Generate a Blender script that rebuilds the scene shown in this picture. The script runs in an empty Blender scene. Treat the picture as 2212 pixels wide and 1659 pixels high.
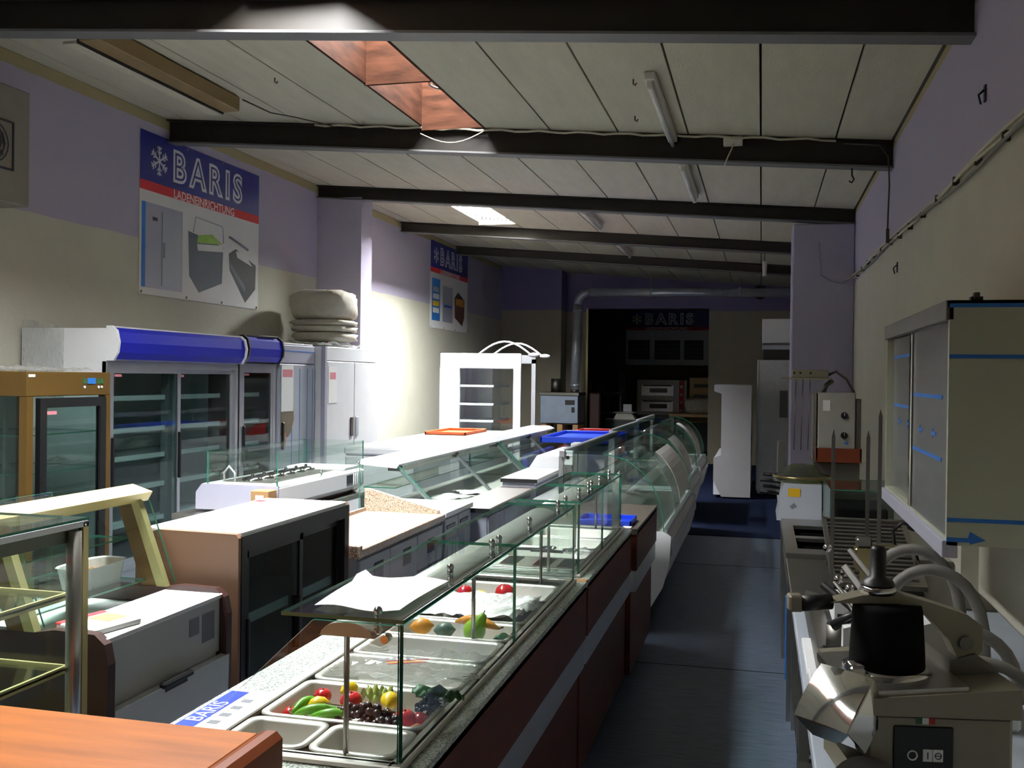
import bpy, bmesh, math, random
from mathutils import Vector, Matrix, Euler
random.seed(7)
sc = bpy.context.scene
COL = sc.collection
PI = math.pi
R = math.radians

# ------------------------------------------------------------------ camera, world, exposure
IMG_W, FOCAL_PX = 2212.0, 2150.0
cam_d = bpy.data.cameras.new('camera')
cam_d.sensor_width = 36.0
cam_d.lens = 36.0 * FOCAL_PX / IMG_W
cam_d.clip_start = 0.05
cam_d.clip_end = 200
cam = bpy.data.objects.new('camera', cam_d)
COL.objects.link(cam)
YAW, PITCH, ROLL = R(14.0696), R(0.4286), R(0.7)
cam.matrix_world = (Matrix.Translation((0, 0, 1.65)) @ Matrix.Rotation(YAW, 4, 'Z')
                    @ Matrix.Rotation(PI / 2 - PITCH, 4, 'X') @ Matrix.Rotation(ROLL, 4, 'Z'))
sc.camera = cam

world = bpy.data.worlds.new('sky')
sc.world = world
world.use_nodes = True
wn = world.node_tree.nodes
wbg = wn['Background']
wbg.inputs[0].default_value = (0.62, 0.74, 1.0, 1)
wbg.inputs[1].default_value = 0.6
sc.view_settings.view_transform = 'Standard'
sc.view_settings.look = 'None'
sc.view_settings.gamma = 1.0
sc.view_settings.use_curve_mapping = False
sc.view_settings.exposure = -0.3
sc.cycles.use_denoising = True
sc.cycles.max_bounces = 10
sc.cycles.diffuse_bounces = 6
sc.cycles.transparent_max_bounces = 24
sc.cycles.sample_clamp_indirect = 8.0
SKY_POWER = {'added_rear': 14.0, 'near': 200.0, 'middle': 115.0, 'far': 640.0}

# ------------------------------------------------------------------ materials
def srgb(r, g, b):
    def f(c):
        c /= 255.0
        return c / 12.92 if c <= 0.04045 else ((c + 0.055) / 1.055) ** 2.4
    return (f(r), f(g), f(b), 1.0)

MATS = {}
def mat(name, col, rough=0.5, metal=0.0, var=0.08, scale=6.0, bump=0.0, bscale=60.0, stretch=None, spec=0.5, coat=0.0):
    m = bpy.data.materials.new(name)
    m.use_nodes = True
    nt = m.node_tree
    p = nt.nodes['Principled BSDF']
    c = srgb(*col)
    tc = nt.nodes.new('ShaderNodeTexCoord')
    src = tc.outputs['Object']
    if stretch:
        mp = nt.nodes.new('ShaderNodeMapping')
        mp.inputs['Scale'].default_value = stretch
        nt.links.new(src, mp.inputs[0])
        src = mp.outputs[0]
    nz = nt.nodes.new('ShaderNodeTexNoise')
    nz.inputs['Scale'].default_value = scale
    nz.inputs['Detail'].default_value = 4
    nt.links.new(src, nz.inputs['Vector'])
    rp = nt.nodes.new('ShaderNodeValToRGB')
    rp.color_ramp.elements[0].position = 0.25
    rp.color_ramp.elements[1].position = 0.75
    rp.color_ramp.elements[0].color = tuple(min(1, x * (1 - var)) for x in c[:3]) + (1,)
    rp.color_ramp.elements[1].color = tuple(min(1, x * (1 + var)) for x in c[:3]) + (1,)
    nt.links.new(nz.outputs['Fac'], rp.inputs[0])
    nt.links.new(rp.outputs[0], p.inputs['Base Color'])
    p.inputs['Roughness'].default_value = rough
    p.inputs['Metallic'].default_value = metal
    p.inputs['Specular IOR Level'].default_value = spec
    if coat:
        p.inputs['Coat Weight'].default_value = coat
        p.inputs['Coat Roughness'].default_value = 0.08
    if bump:
        b = nt.nodes.new('ShaderNodeTexNoise')
        b.inputs['Scale'].default_value = bscale
        b.inputs['Detail'].default_value = 3
        nt.links.new(src, b.inputs['Vector'])
        bp = nt.nodes.new('ShaderNodeBump')
        bp.inputs['Strength'].default_value = bump
        bp.inputs['Distance'].default_value = 0.01
        nt.links.new(b.outputs['Fac'], bp.inputs['Height'])
        nt.links.new(bp.outputs[0], p.inputs['Normal'])
    MATS[name] = m
    return m

def paint_mat(name, upper, lower, split, top=None, topz=99.0, wob=0.012, slope=0.0):
    """two coats of wall paint with a ragged horizontal border at height `split`"""
    m = mat(name, lower, 0.85, var=0.05, scale=2.5, bump=0.25, bscale=25, spec=0.25)
    nt = m.node_tree
    p = nt.nodes['Principled BSDF']
    lo = p.inputs['Base Color'].links[0].from_socket
    geo = nt.nodes.new('ShaderNodeNewGeometry')
    sep = nt.nodes.new('ShaderNodeSeparateXYZ')
    nt.links.new(geo.outputs['Position'], sep.inputs[0])
    nz = nt.nodes.new('ShaderNodeTexNoise')
    nz.inputs['Scale'].default_value = 3.0
    nt.links.new(geo.outputs['Position'], nz.inputs['Vector'])
    ma = nt.nodes.new('ShaderNodeMath'); ma.operation = 'MULTIPLY_ADD'
    nt.links.new(nz.outputs['Fac'], ma.inputs[0])
    ma.inputs[1].default_value = wob * 2
    nt.links.new(sep.outputs['Z'], ma.inputs[2])
    def step(at, colour, under):
        g = nt.nodes.new('ShaderNodeMath'); g.operation = 'GREATER_THAN'
        nt.links.new(ma.outputs[0], g.inputs[0]); g.inputs[1].default_value = at + wob
        mx = nt.nodes.new('ShaderNodeMix'); mx.data_type = 'RGBA'
        nt.links.new(g.outputs[0], mx.inputs['Factor'])
        nt.links.new(under, mx.inputs[6]); mx.inputs[7].default_value = srgb(*colour)
        return mx.outputs[2]
    o = step(split, upper, lo)
    if top:
        o = step(topz, top, o)
    nt.links.new(o, p.inputs['Base Color'])
    return m

def glass_mat(name, tint, refl=1.0, haze=0.0, ior=1.5):
    m = bpy.data.materials.new(name)
    m.use_nodes = True
    nt = m.node_tree
    for n in list(nt.nodes):
        if n.type != 'OUTPUT_MATERIAL':
            nt.nodes.remove(n)
    out = [n for n in nt.nodes if n.type == 'OUTPUT_MATERIAL'][0]
    tr = nt.nodes.new('ShaderNodeBsdfTransparent'); tr.inputs[0].default_value = srgb(*tint)
    gl = nt.nodes.new('ShaderNodeBsdfGlossy'); gl.inputs['Roughness'].default_value = 0.02
    gl.inputs[0].default_value = (refl, refl, refl, 1)
    lw = nt.nodes.new('ShaderNodeLayerWeight'); lw.inputs[0].default_value = 0.5
    pw = nt.nodes.new('ShaderNodeMath'); pw.operation = 'POWER'; pw.inputs[1].default_value = 4.0
    nt.links.new(lw.outputs['Facing'], pw.inputs[0])
    fr = nt.nodes.new('ShaderNodeMath'); fr.operation = 'MULTIPLY_ADD'; fr.inputs[1].default_value = 0.5; fr.inputs[2].default_value = 0.035
    nt.links.new(pw.outputs[0], fr.inputs[0])
    mx = nt.nodes.new('ShaderNodeMixShader')
    nt.links.new(fr.outputs[0], mx.inputs[0]); nt.links.new(tr.outputs[0], mx.inputs[1]); nt.links.new(gl.outputs[0], mx.inputs[2])
    o = mx.outputs[0]
    if haze:
        df = nt.nodes.new('ShaderNodeBsdfTranslucent'); df.inputs[0].default_value = srgb(225, 228, 226)
        d2 = nt.nodes.new('ShaderNodeBsdfDiffuse'); d2.inputs[0].default_value = srgb(225, 228, 226)
        ad = nt.nodes.new('ShaderNodeMixShader'); nt.links.new(df.outputs[0], ad.inputs[1]); nt.links.new(d2.outputs[0], ad.inputs[2])
        nz = nt.nodes.new('ShaderNodeTexNoise'); nz.inputs['Scale'].default_value = 9
        mm = nt.nodes.new('ShaderNodeMath'); mm.operation = 'MULTIPLY'; mm.inputs[1].default_value = haze * 2
        nt.links.new(nz.outputs['Fac'], mm.inputs[0])
        m2 = nt.nodes.new('ShaderNodeMixShader'); nt.links.new(mm.outputs[0], m2.inputs[0])
        nt.links.new(o, m2.inputs[1]); nt.links.new(ad.outputs[0], m2.inputs[2])
        o = m2.outputs[0]
    nt.links.new(o, out.inputs[0])
    MATS[name] = m
    return m

def emit_mat(name, col, power):
    m = bpy.data.materials.new(name); m.use_nodes = True
    nt = m.node_tree
    p = nt.nodes['Principled BSDF']
    nz = nt.nodes.new('ShaderNodeTexNoise'); nz.inputs['Scale'].default_value = 1.2
    rp = nt.nodes.new('ShaderNodeValToRGB')
    c = srgb(*col)
    rp.color_ramp.elements[0].color = tuple(x * 0.92 for x in c[:3]) + (1,)
    rp.color_ramp.elements[1].color = c
    nt.links.new(nz.outputs['Fac'], rp.inputs[0])
    nt.links.new(rp.outputs[0], p.inputs['Emission Color'])
    p.inputs['Base Color'].default_value = c
    p.inputs['Emission Strength'].default_value = power
    MATS[name] = m
    return m

def speckle_mat(name, base, dots, scale=180, rough=0.35, thr=0.58):
    m = mat(name, base, rough, var=0.05, scale=30)
    nt = m.node_tree; p = nt.nodes['Principled BSDF']
    lo = p.inputs['Base Color'].links[0].from_socket
    tc = nt.nodes.new('ShaderNodeTexCoord')
    for i, d in enumerate(dots):
        nz = nt.nodes.new('ShaderNodeTexNoise'); nz.inputs['Scale'].default_value = scale * (1 + 0.37 * i); nz.inputs['Detail'].default_value = 1
        mp = nt.nodes.new('ShaderNodeMapping'); mp.inputs['Location'].default_value = (3.1 * i, 1.7 * i, 0)
        nt.links.new(tc.outputs['Object'], mp.inputs[0]); nt.links.new(mp.outputs[0], nz.inputs['Vector'])
        g = nt.nodes.new('ShaderNodeMath'); g.operation = 'GREATER_THAN'; g.inputs[1].default_value = thr
        nt.links.new(nz.outputs['Fac'], g.inputs[0])
        mx = nt.nodes.new('ShaderNodeMix'); mx.data_type = 'RGBA'
        nt.links.new(g.outputs[0], mx.inputs['Factor']); nt.links.new(lo, mx.inputs[6]); mx.inputs[7].default_value = srgb(*d)
        lo = mx.outputs[2]
    nt.links.new(lo, p.inputs['Base Color'])
    return m

LILAC, CREAM, OCHRE = (174, 168, 188), (196, 194, 178), (158, 148, 112)
wall_l_m = paint_mat('wall_paint_left', LILAC, CREAM, 2.76, OCHRE, 3.74)
wall_r_m = paint_mat('wall_paint_right', LILAC, CREAM, 2.64, OCHRE, 3.33)
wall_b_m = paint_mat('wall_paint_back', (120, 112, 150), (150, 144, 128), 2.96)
wall_x_m = mat('wall_paint_store', (92, 80, 66), 0.9, var=0.1, scale=2, bump=0.2, bscale=25)
lilac_m = mat('lilac_paint', LILAC, 0.85, var=0.05, scale=3, bump=0.25, bscale=30, spec=0.25)
plank_m = mat('ceiling_concrete', (190, 186, 166), 0.92, var=0.07, scale=3.5, bump=0.4, bscale=45, stretch=(3, 0.6, 1), spec=0.2)
joint_m = mat('joint_dark_grout', (52, 48, 40), 0.95)  # dark filler colour in the gaps between planks
steel_dark_m = mat('beam_brown_paint', (30, 24, 18), 0.55, var=0.2, scale=5, spec=0.4)
steel_flange_m = mat('beam_flange_paint', (92, 92, 92), 0.6, var=0.12, scale=4)
wood_shaft_m = mat('shaft_plywood', (58, 34, 23), 0.8, var=0.6, scale=4.0, stretch=(1, 1, 5), bump=0.15, spec=0.08)
carpet_m = mat('blue_carpet', (22, 31, 58), 0.98, var=0.25, scale=40, bump=0.6, bscale=300, spec=0.1)
chrome_m = mat('chrome', (225, 225, 225), 0.12, 1.0, var=0.03)
mirror_m = mat('polished_steel', (235, 235, 232), 0.06, 1.0, var=0.02)
steel_m = mat('brushed_steel', (178, 176, 170), 0.34, 1.0, var=0.06, scale=12, stretch=(1, 12, 1))
pan_m = mat('pan_steel', (226, 224, 216), 0.38, 0.55, var=0.05, scale=10)
hood_m = mat('hood_satin', (196, 196, 188), 0.38, 0.35, var=0.04)
steel_d_m = mat('dull_steel', (120, 118, 112), 0.45, 1.0, var=0.1, scale=8)
alu_m = mat('aluminium', (200, 203, 208), 0.35, 0.85, var=0.04)
white_m = mat('white_enamel', (226, 228, 230), 0.4, var=0.03)
white_g_m = mat('white_gloss', (236, 238, 240), 0.2, var=0.02)
paper_m = mat('white_paper', (238, 238, 236), 0.85, var=0.02)
greyp_m = mat('grey_panel', (170, 176, 186), 0.5, var=0.05)
grey_d_m = mat('dark_grey', (70, 72, 76), 0.5, var=0.1)
black_m = mat('black_plastic', (16, 16, 18), 0.42, var=0.2)
blackr_m = mat('black_rubber', (9, 9, 10), 0.85, var=0.15, spec=0.15)
blue_m = mat('blue_lightbox', (20, 28, 165), 0.5, var=0.05, spec=0.2)
bluep_m = mat('blue_plastic', (26, 66, 205), 0.35, var=0.06)
gold_m = mat('gold_anodised', (104, 78, 34), 0.38, 0.35, var=0.08, scale=4)
gold_l_m = mat('gold_profile', (206, 194, 138), 0.35, 0.4, var=0.06)
brownlam_m = mat('brown_laminate', (122, 92, 72), 0.5, var=0.06)
brownend_m = mat('brown_plastic_end', (58, 34, 30), 0.35, var=0.12)
wood_front_m = mat('mahogany_front', (84, 42, 30), 0.45, var=0.22, scale=3, stretch=(6, 1, 6), spec=0.25)
orange_m = mat('cherry_wood', (184, 106, 48), 0.3, var=0.34, scale=3.0, stretch=(1, 7, 1), coat=0.25)
orange_e_m = mat('cherry_wood_edge', (138, 68, 34), 0.35, var=0.18, scale=3.5, stretch=(5, 1, 5), coat=0.2)
crate_m = mat('raw_wood', (186, 150, 108), 0.8, var=0.15, scale=5, stretch=(1, 6, 1))
card_m = mat('cardboard', (168, 128, 84), 0.9, var=0.08)
redp_m = mat('red_plastic', (168, 30, 26), 0.45, var=0.08)
orangep_m = mat('orange_plastic', (232, 110, 58), 0.45, var=0.05)
brass_m = mat('brass', (146, 134, 94), 0.3, 0.9, var=0.1)
tape_m = mat('blue_tape', (38, 108, 190), 0.6, var=0.06)
film_m = mat('filmed_steel', (184, 188, 168), 0.4, 0.15, var=0.06, scale=3)
film_d_m = mat('filmed_steel_door', (160, 160, 158), 0.25, 0.7, var=0.06, scale=3)
hose_m = mat('grey_hose', (112, 110, 104), 0.6, var=0.1)
galv_m = mat('galvanised_pipe', (206, 212, 222), 0.3, 0.5, var=0.12, scale=9)
yellow_m = mat('yellow_sticker', (222, 176, 22), 0.6, var=0.05)
redlab_m = mat('red_print', (190, 36, 44), 0.6, var=0.05)
navy_m = mat('navy_print', (26, 32, 112), 0.5, var=0.08)
inkg_m = mat('grey_print', (116, 118, 128), 0.6, var=0.08)
inkd_m = mat('dark_print', (44, 46, 52), 0.6, var=0.15)
brownink_m = mat('brown_print', (82, 48, 38), 0.6, var=0.1)
skyink_m = mat('sky_blue_print', (36, 110, 190), 0.6, var=0.06)
cable_m = mat('cream_cable', (196, 190, 166), 0.6, var=0.1)
cabled_m = mat('dark_cable', (58, 52, 44), 0.6, var=0.1)
fixt_m = mat('lamp_housing', (222, 220, 208), 0.5, var=0.04)
tube_m = mat('fluorescent_tube', (240, 240, 236), 0.25, var=0.02)
lampbr_m = mat('lamp_housing_tan', (118, 98, 60), 0.5, var=0.1)
fabric_m = mat('wrapped_bundle', (206, 200, 184), 0.8, var=0.1, scale=10, bump=0.5, bscale=18)
granite_p_m = speckle_mat('pink_granite', (202, 176, 152), [(120, 90, 74), (228, 212, 196), (78, 66, 60)], 150)
granite_w_m = speckle_mat('pale_granite', (214, 218, 208), [(120, 138, 132), (188, 196, 188), (92, 104, 100)], 130)
granite_g_m = speckle_mat('grey_worktop', (98, 90, 82), [(78, 70, 64), (116, 108, 100)], 160)
glass_m = glass_mat('clear_glass', (248, 252, 250))
glassd_m = glass_mat('cooler_glass', (214, 226, 224))
gedge_m = mat('green_glass_edge', (46, 118, 96), 0.15, var=0.1, spec=0.8)
poly_m = glass_mat('plastic_film', (240, 241, 240), haze=0.22)
dome_m = glass_mat('dome_lid', (150, 158, 96), haze=0.08)
intgrey_m = mat('cooler_interior', (196, 204, 206), 0.55, var=0.05)
intdark_m = mat('cooler_interior_dark', (96, 104, 106), 0.6, var=0.1)

# vinyl floor: blue grey with fine brushed streaks across the aisle and sheet joints
floor_m = mat('vinyl_floor', (84, 95, 112), 0.36, var=0.5, scale=7, stretch=(1.0, 9, 1), bump=0.12, bscale=30)

# ------------------------------------------------------------------ geometry helpers
class G:
    def __init__(s):
        s.v, s.f, s.m, s.sm, s.mi = [], [], [], [], 0
    def add(s, verts, faces, smooth=False):
        o = len(s.v)
        s.v += [tuple(p) for p in verts]
        for f in faces:
            s.f.append(tuple(i + o for i in f)); s.m.append(s.mi); s.sm.append(smooth)
        return s
    def use(s, i):
        s.mi = i
        return s
    def box(s, x0, x1, y0, y1, z0, z1, b=0.0):
        if x0 > x1: x0, x1 = x1, x0
        if y0 > y1: y0, y1 = y1, y0
        if z0 > z1: z0, z1 = z1, z0
        b = min(b, (x1 - x0) * .45, (y1 - y0) * .45, (z1 - z0) * .45)
        if b <= 0:
            v = [(x, y, z) for x in (x0, x1) for y in (y0, y1) for z in (z0, z1)]
            return s.add(v, [(0, 1, 3, 2), (4, 6, 7, 5), (0, 4, 5, 1), (2, 3, 7, 6), (0, 2, 6, 4), (1, 5, 7, 3)])
        X, Y, Z = (x0, x1), (y0, y1), (z0, z1)
        v, idx = [], {}
        for i in (0, 1):
            for j in (0, 1):
                for k in (0, 1):
                    sx, sy, sz = (b if i == 0 else -b), (b if j == 0 else -b), (b if k == 0 else -b)
                    for a, p in enumerate(((X[i], Y[j] + sy, Z[k] + sz), (X[i] + sx, Y[j], Z[k] + sz), (X[i] + sx, Y[j] + sy, Z[k]))):
                        idx[(i, j, k, a)] = len(v); v.append(p)
        I = idx
        f = []
        for i in (0, 1):
            f.append((I[i, 0, 0, 0], I[i, 1, 0, 0], I[i, 1, 1, 0], I[i, 0, 1, 0]))
            f.append((I[0, i, 0, 1], I[1, i, 0, 1], I[1, i, 1, 1], I[0, i, 1, 1]))
            f.append((I[0, 0, i, 2], I[1, 0, i, 2], I[1, 1, i, 2], I[0, 1, i, 2]))
            for j in (0, 1):
                f.append((I[i, j, 0, 0], I[i, j, 1, 0], I[i, j, 1, 1], I[i, j, 0, 1]))
                f.append((I[i, 0, j, 0], I[i, 1, j, 0], I[i, 1, j, 2], I[i, 0, j, 2]))
                f.append((I[0, i, j, 1], I[1, i, j, 1], I[1, i, j, 2], I[0, i, j, 2]))
                for k in (0, 1):
                    f.append((I[i, j, k, 0], I[i, j, k, 1], I[i, j, k, 2]))
        return s.add(v, f)
    def prism(s, prof, axis, a0, a1, smooth=False):
        n = len(prof)
        def P(u, w, a):
            return {'x': (a, u, w), 'y': (u, a, w), 'z': (u, w, a)}[axis]
        v = [P(u, w, a0) for u, w in prof] + [P(u, w, a1) for u, w in prof]
        s.add(v, [(i, (i + 1) % n, n + (i + 1) % n, n + i) for i in range(n)], smooth)
        o = len(s.v) - 2 * n
        for c in (tuple(range(n)), tuple(range(n, 2 * n))):
            s.f.append(tuple(i + o for i in c)); s.m.append(s.mi); s.sm.append(False)
        return s
    def shell(s, prof, axis, a0, a1, t):
        """open profile line given a thickness (curved glass and the like)"""
        out = []
        for i, (u, w) in enumerate(prof):
            a = prof[max(0, i - 1)]; b = prof[min(len(prof) - 1, i + 1)]
            d = Vector((b[0] - a[0], b[1] - a[1])).normalized()
            out.append((u - d.y * t, w + d.x * t))
        return s.prism(list(prof) + out[::-1], axis, a0, a1)
    def cyl(s, p0, p1, r, r2=None, n=12, smooth=True, cap=True):
        p0, p1 = Vector(p0), Vector(p1)
        r2 = r if r2 is None else r2
        d = (p1 - p0).normalized()
        a = d.orthogonal().normalized(); b = d.cross(a)
        v = []
        for p, rr in ((p0, r), (p1, r2)):
            for i in range(n):
                t = 2 * PI * i / n
                v.append(p + (a * math.cos(t) + b * math.sin(t)) * rr)
        s.add(v, [(i, (i + 1) % n, n + (i + 1) % n, n + i) for i in range(n)], smooth)
        if cap:
            o = len(s.v) - 2 * n
            for c in (tuple(range(n)), tuple(range(n, 2 * n))):
                s.f.append(tuple(i + o for i in c)); s.m.append(s.mi); s.sm.append(False)
        return s
    def tube(s, pts, r, n=8, close=False):
        pts = [Vector(p) for p in pts]
        v = []
        k = len(pts)
        a = None
        for i, p in enumerate(pts):
            d = (pts[min(k - 1, i + 1)] - pts[max(0, i - 1)]).normalized()
            if a is None:
                a = d.orthogonal().normalized()
            else:
                a = (a - d * a.dot(d)).normalized()
            b = d.cross(a)
            rr = r[i] if isinstance(r, (list, tuple)) else r
            for j in range(n):
                t = 2 * PI * j / n
                v.append(p + (a * math.cos(t) + b * math.sin(t)) * rr)
        f = []
        for i in range(k - 1):
            for j in range(n):
                f.append((i * n + j, i * n + (j + 1) % n, (i + 1) * n + (j + 1) % n, (i + 1) * n + j))
        s.add(v, f, True)
        o = len(s.v) - k * n
        for c in (tuple(range(n)), tuple(range((k - 1) * n, k * n))):
            s.f.append(tuple(i + o for i in c)); s.m.append(s.mi); s.sm.append(False)
        return s
    def lathe(s, prof, c=(0, 0, 0), n=20, smooth=True):
        v, f = [], []
        for r, z in prof:
            for i in range(n):
                t = 2 * PI * i / n
                v.append((c[0] + r * math.cos(t), c[1] + r * math.sin(t), c[2] + z))
        for i in range(len(prof) - 1):
            for j in range(n):
                f.append((i * n + j, i * n + (j + 1) % n, (i + 1) * n + (j + 1) % n, (i + 1) * n + j))
        return s.add(v, f, smooth)
    def ball(s, c, r, n=12, m=8):
        if not isinstance(r, (tuple, list)): r = (r, r, r)
        prof = [(max(1e-4, math.sin(PI * i / m)), -math.cos(PI * i / m)) for i in range(m + 1)]
        o = len(s.v)
        s.lathe(prof, (0, 0, 0), n)
        for i in range(o, len(s.v)):
            x, y, z = s.v[i]
            s.v[i] = (c[0] + x * r[0], c[1] + y * r[1], c[2] + z * r[2])
        return s
    def sheet(s, fn, nu, nv, smooth=True):
        v = [fn(i / nu, j / nv) for i in range(nu + 1) for j in range(nv + 1)]
        f = [(i * (nv + 1) + j, (i + 1) * (nv + 1) + j, (i + 1) * (nv + 1) + j + 1, i * (nv + 1) + j + 1) for i in range(nu) for j in range(nv)]
        return s.add(v, f, smooth)
    def xf(s, mtx, start=0):
        for i in range(start, len(s.v)):
            s.v[i] = tuple(mtx @ Vector(s.v[i]))
        return s
    def mesh(s, name, mats, o=(0, 0, 0)):
        me = bpy.data.meshes.new(name)
        me.from_pydata([(x - o[0], y - o[1], z - o[2]) for x, y, z in s.v], [], s.f)
        for m in (mats if isinstance(mats, (list, tuple)) else [mats]):
            me.materials.append(m)
        me.polygons.foreach_set('material_index', s.m)
        me.polygons.foreach_set('use_smooth', s.sm)
        bm = bmesh.new(); bm.from_mesh(me)
        bmesh.ops.recalc_face_normals(bm, faces=bm.faces[:])
        bm.to_mesh(me); bm.free()
        me.update()
        return me

ORG = {}
def tag(o, label=None, cat=None, group=None, kind=None):
    if label: o['label'] = label
    if cat: o['category'] = cat
    if group: o['group'] = group
    if kind: o['kind'] = kind
    return o
def thing(name, label, cat, o=(0, 0, 0), group=None):
    e = bpy.data.objects.new(name, None)
    e.empty_display_size = 0.1
    COL.objects.link(e); e.location = o
    ORG[e.name] = tuple(o)
    return tag(e, label, cat, group)
def part(name, g, mats, par, label=None):
    o = ORG[par.name]
    ob = bpy.data.objects.new(name, g.mesh(name, mats, o))
    COL.objects.link(ob); ob.parent = par
    ORG[ob.name] = o
    if label: ob['label'] = label
    return ob
def solo(name, g, mats, label, cat, group=None):
    xs = [v[0] for v in g.v]; ys = [v[1] for v in g.v]; zs = [v[2] for v in g.v]
    o = ((min(xs) + max(xs)) / 2, (min(ys) + max(ys)) / 2, min(zs))
    ob = bpy.data.objects.new(name, g.mesh(name, mats, o))
    COL.objects.link(ob); ob.location = o; ORG[ob.name] = o
    return tag(ob, label, cat, group)
def struct(name, g, mats, label=None):
    ob = bpy.data.objects.new(name, g.mesh(name, mats, (0, 0, 0)))
    COL.objects.link(ob); ORG[ob.name] = (0, 0, 0)
    ob['kind'] = 'structure'
    if label: ob['label'] = label
    return ob
def copy_tree(o, parent=None):
    c = o.copy(); COL.objects.link(c)
    c.parent = parent
    for ch in [x for x in o.children]:
        copy_tree(ch, c)
    return c
def box(*a, **k):
    return G().box(*a, **k)
def pane(x0, x1, y0, y1, z0, z1):
    """a glass sheet: clear on its two large faces, green at the cut edges"""
    g = G()
    d = (abs(x1 - x0), abs(y1 - y0), abs(z1 - z0))
    thin = d.index(min(d))
    v = [(x, y, z) for x in (x0, x1) for y in (y0, y1) for z in (z0, z1)]
    for i, f in enumerate([(0, 1, 3, 2), (4, 6, 7, 5), (0, 4, 5, 1), (2, 3, 7, 6), (0, 2, 6, 4), (1, 5, 7, 3)]):
        g.f.append(f); g.m.append(0 if i // 2 == thin else 1); g.sm.append(False)
    g.v = v
    return g
def polypane(prof, axis, a0, a1):
    g = G()
    g.prism(prof, axis, a0, a1)
    n = len(prof)
    g.m = [1] * n + [0, 0]
    return g
def slabpane(prof, a0, a1):
    g = G(); g.prism(prof, 'y', a0, a1)
    g.m = [0] * len(prof) + [1, 1]
    return g
GL = [glass_m, gedge_m]

def text_mesh(s, size, mtx, o, mats, name, offset=0.0, align='LEFT', extrude=0.0):
    cu = bpy.data.curves.new('txt', 'FONT')
    cu.body = s; cu.size = size; cu.offset = offset; cu.align_x = align; cu.extrude = extrude
    cu.resolution_u = 3
    tmp = bpy.data.objects.new('txt', cu)
    COL.objects.link(tmp)
    bpy.context.view_layer.update()
    me = bpy.data.meshes.new_from_object(tmp.evaluated_get(bpy.context.evaluated_depsgraph_get()))
    bpy.data.objects.remove(tmp)
    me.transform(Matrix.Translation((-o[0], -o[1], -o[2])) @ mtx)
    me.materials.clear(); me.materials.append(mats)
    me.name = name
    return me
def text(name, s, size, mtx, m, par, **k):
    o = ORG[par.name]
    ob = bpy.data.objects.new(name, text_mesh(s, size, mtx, o, m, name, **k))
    COL.objects.link(ob); ob.parent = par; ORG[ob.name] = o
    return ob
def frame_mtx(pos, right, up):
    r, u = Vector(right).normalized(), Vector(up).normalized()
    n = r.cross(u)
    return Matrix(((r.x, u.x, n.x, pos[0]), (r.y, u.y, n.y, pos[1]), (r.z, u.z, n.z, pos[2]), (0, 0, 0, 1)))

# ------------------------------------------------------------------ the room
XL, XR = -5.0, 0.9
Y0, YB = -7.5, 19.6
def zc(x):
    return 3.38 + (XR - x) * 0.0763
BEAM_Y = [-0.62, 2.2, 4.83, 7.66, 10.64, 13.38, 16.0]
EDGE_X = [0.9, 0.5, -0.03, -0.56, -1.09, -1.62, -2.15, -2.68, -3.21, -3.74, -4.27, -4.8, -5.0]

fl = G().box(XL - .1, XR + .1, Y0, 10.65, -.1, 0)
struct('floor', fl, floor_m, 'worn blue grey vinyl floor of the aisle')
struct('floor_carpet', G().box(XL - .1, XR + .1, 10.65, 26, -.1, 0.006), carpet_m, 'dark blue carpet at the rear of the aisle')
for y in (1.9, 5.78, 9.0):
    struct('trim_%d' % (1 + [1.9, 5.78, 9.0].index(y)), box(-1.9, 0.2, y, y + .006, 0, .0015), blackr_m, 'dark joint between two vinyl sheets')

struct('trim_5', G().box(.83, .9, 4.55, 4.68, 0, 1.16), paint_mat('batten_paint', CREAM, CREAM, 9), 'cream batten on the right wall below the wall cabinet')
struct('wall_left', G().box(XL - .2, XL, Y0 - .2, YB + .2, 0, 4.0), wall_l_m, 'left wall, lilac above cream paint')
struct('wall_right', G().box(XR, XR + .2, Y0 - .2, YB + .2, 0, 4.0), wall_r_m, 'right wall, lilac above cream paint')
struct('wall_front', G().box(XL - .2, XR + .2, Y0 - .2, Y0, 0, 4.0), wall_l_m)
g = G()
g.box(XL, -3.36, YB, YB + .2, 0, 4.0); g.box(-1.0, XR, YB, YB + .2, 0, 4.0); g.box(-3.36, -1.0, YB, YB + .2, 3.02, 4.0)
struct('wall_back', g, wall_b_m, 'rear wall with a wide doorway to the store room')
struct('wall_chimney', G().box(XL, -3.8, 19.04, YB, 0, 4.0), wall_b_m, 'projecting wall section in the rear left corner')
struct('trim_4', G().box(-3.40, -3.36, YB - .012, YB + .21, 0, 3.02), gold_l_m, 'pale door lining of the store room doorway')
struct('wall_pier', G().box(XL, -4.45, 10.6, 10.92, 0, zc(-4.7) - .13), lilac_m, 'lilac pier on the left wall under a beam')
struct('wall_pillar', G().box(0.29, XR, 10.6, 11.15, 0, 3.245, b=.012), lilac_m, 'lilac pillar on the right wall under a beam')
g = G()
g.box(-5.2, -5.0, YB + .2, 25, 0, 3.9); g.box(0.6, .8, YB + .2, 25, 0, 3.9); g.box(-5.2, .8, 25, 25.2, 0, 3.9); g.box(-5.2, .8, YB + .2, 25.2, 3.7, 3.9)
struct('wall_store', g, wall_x_m, 'brown painted walls of the store room')

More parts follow.
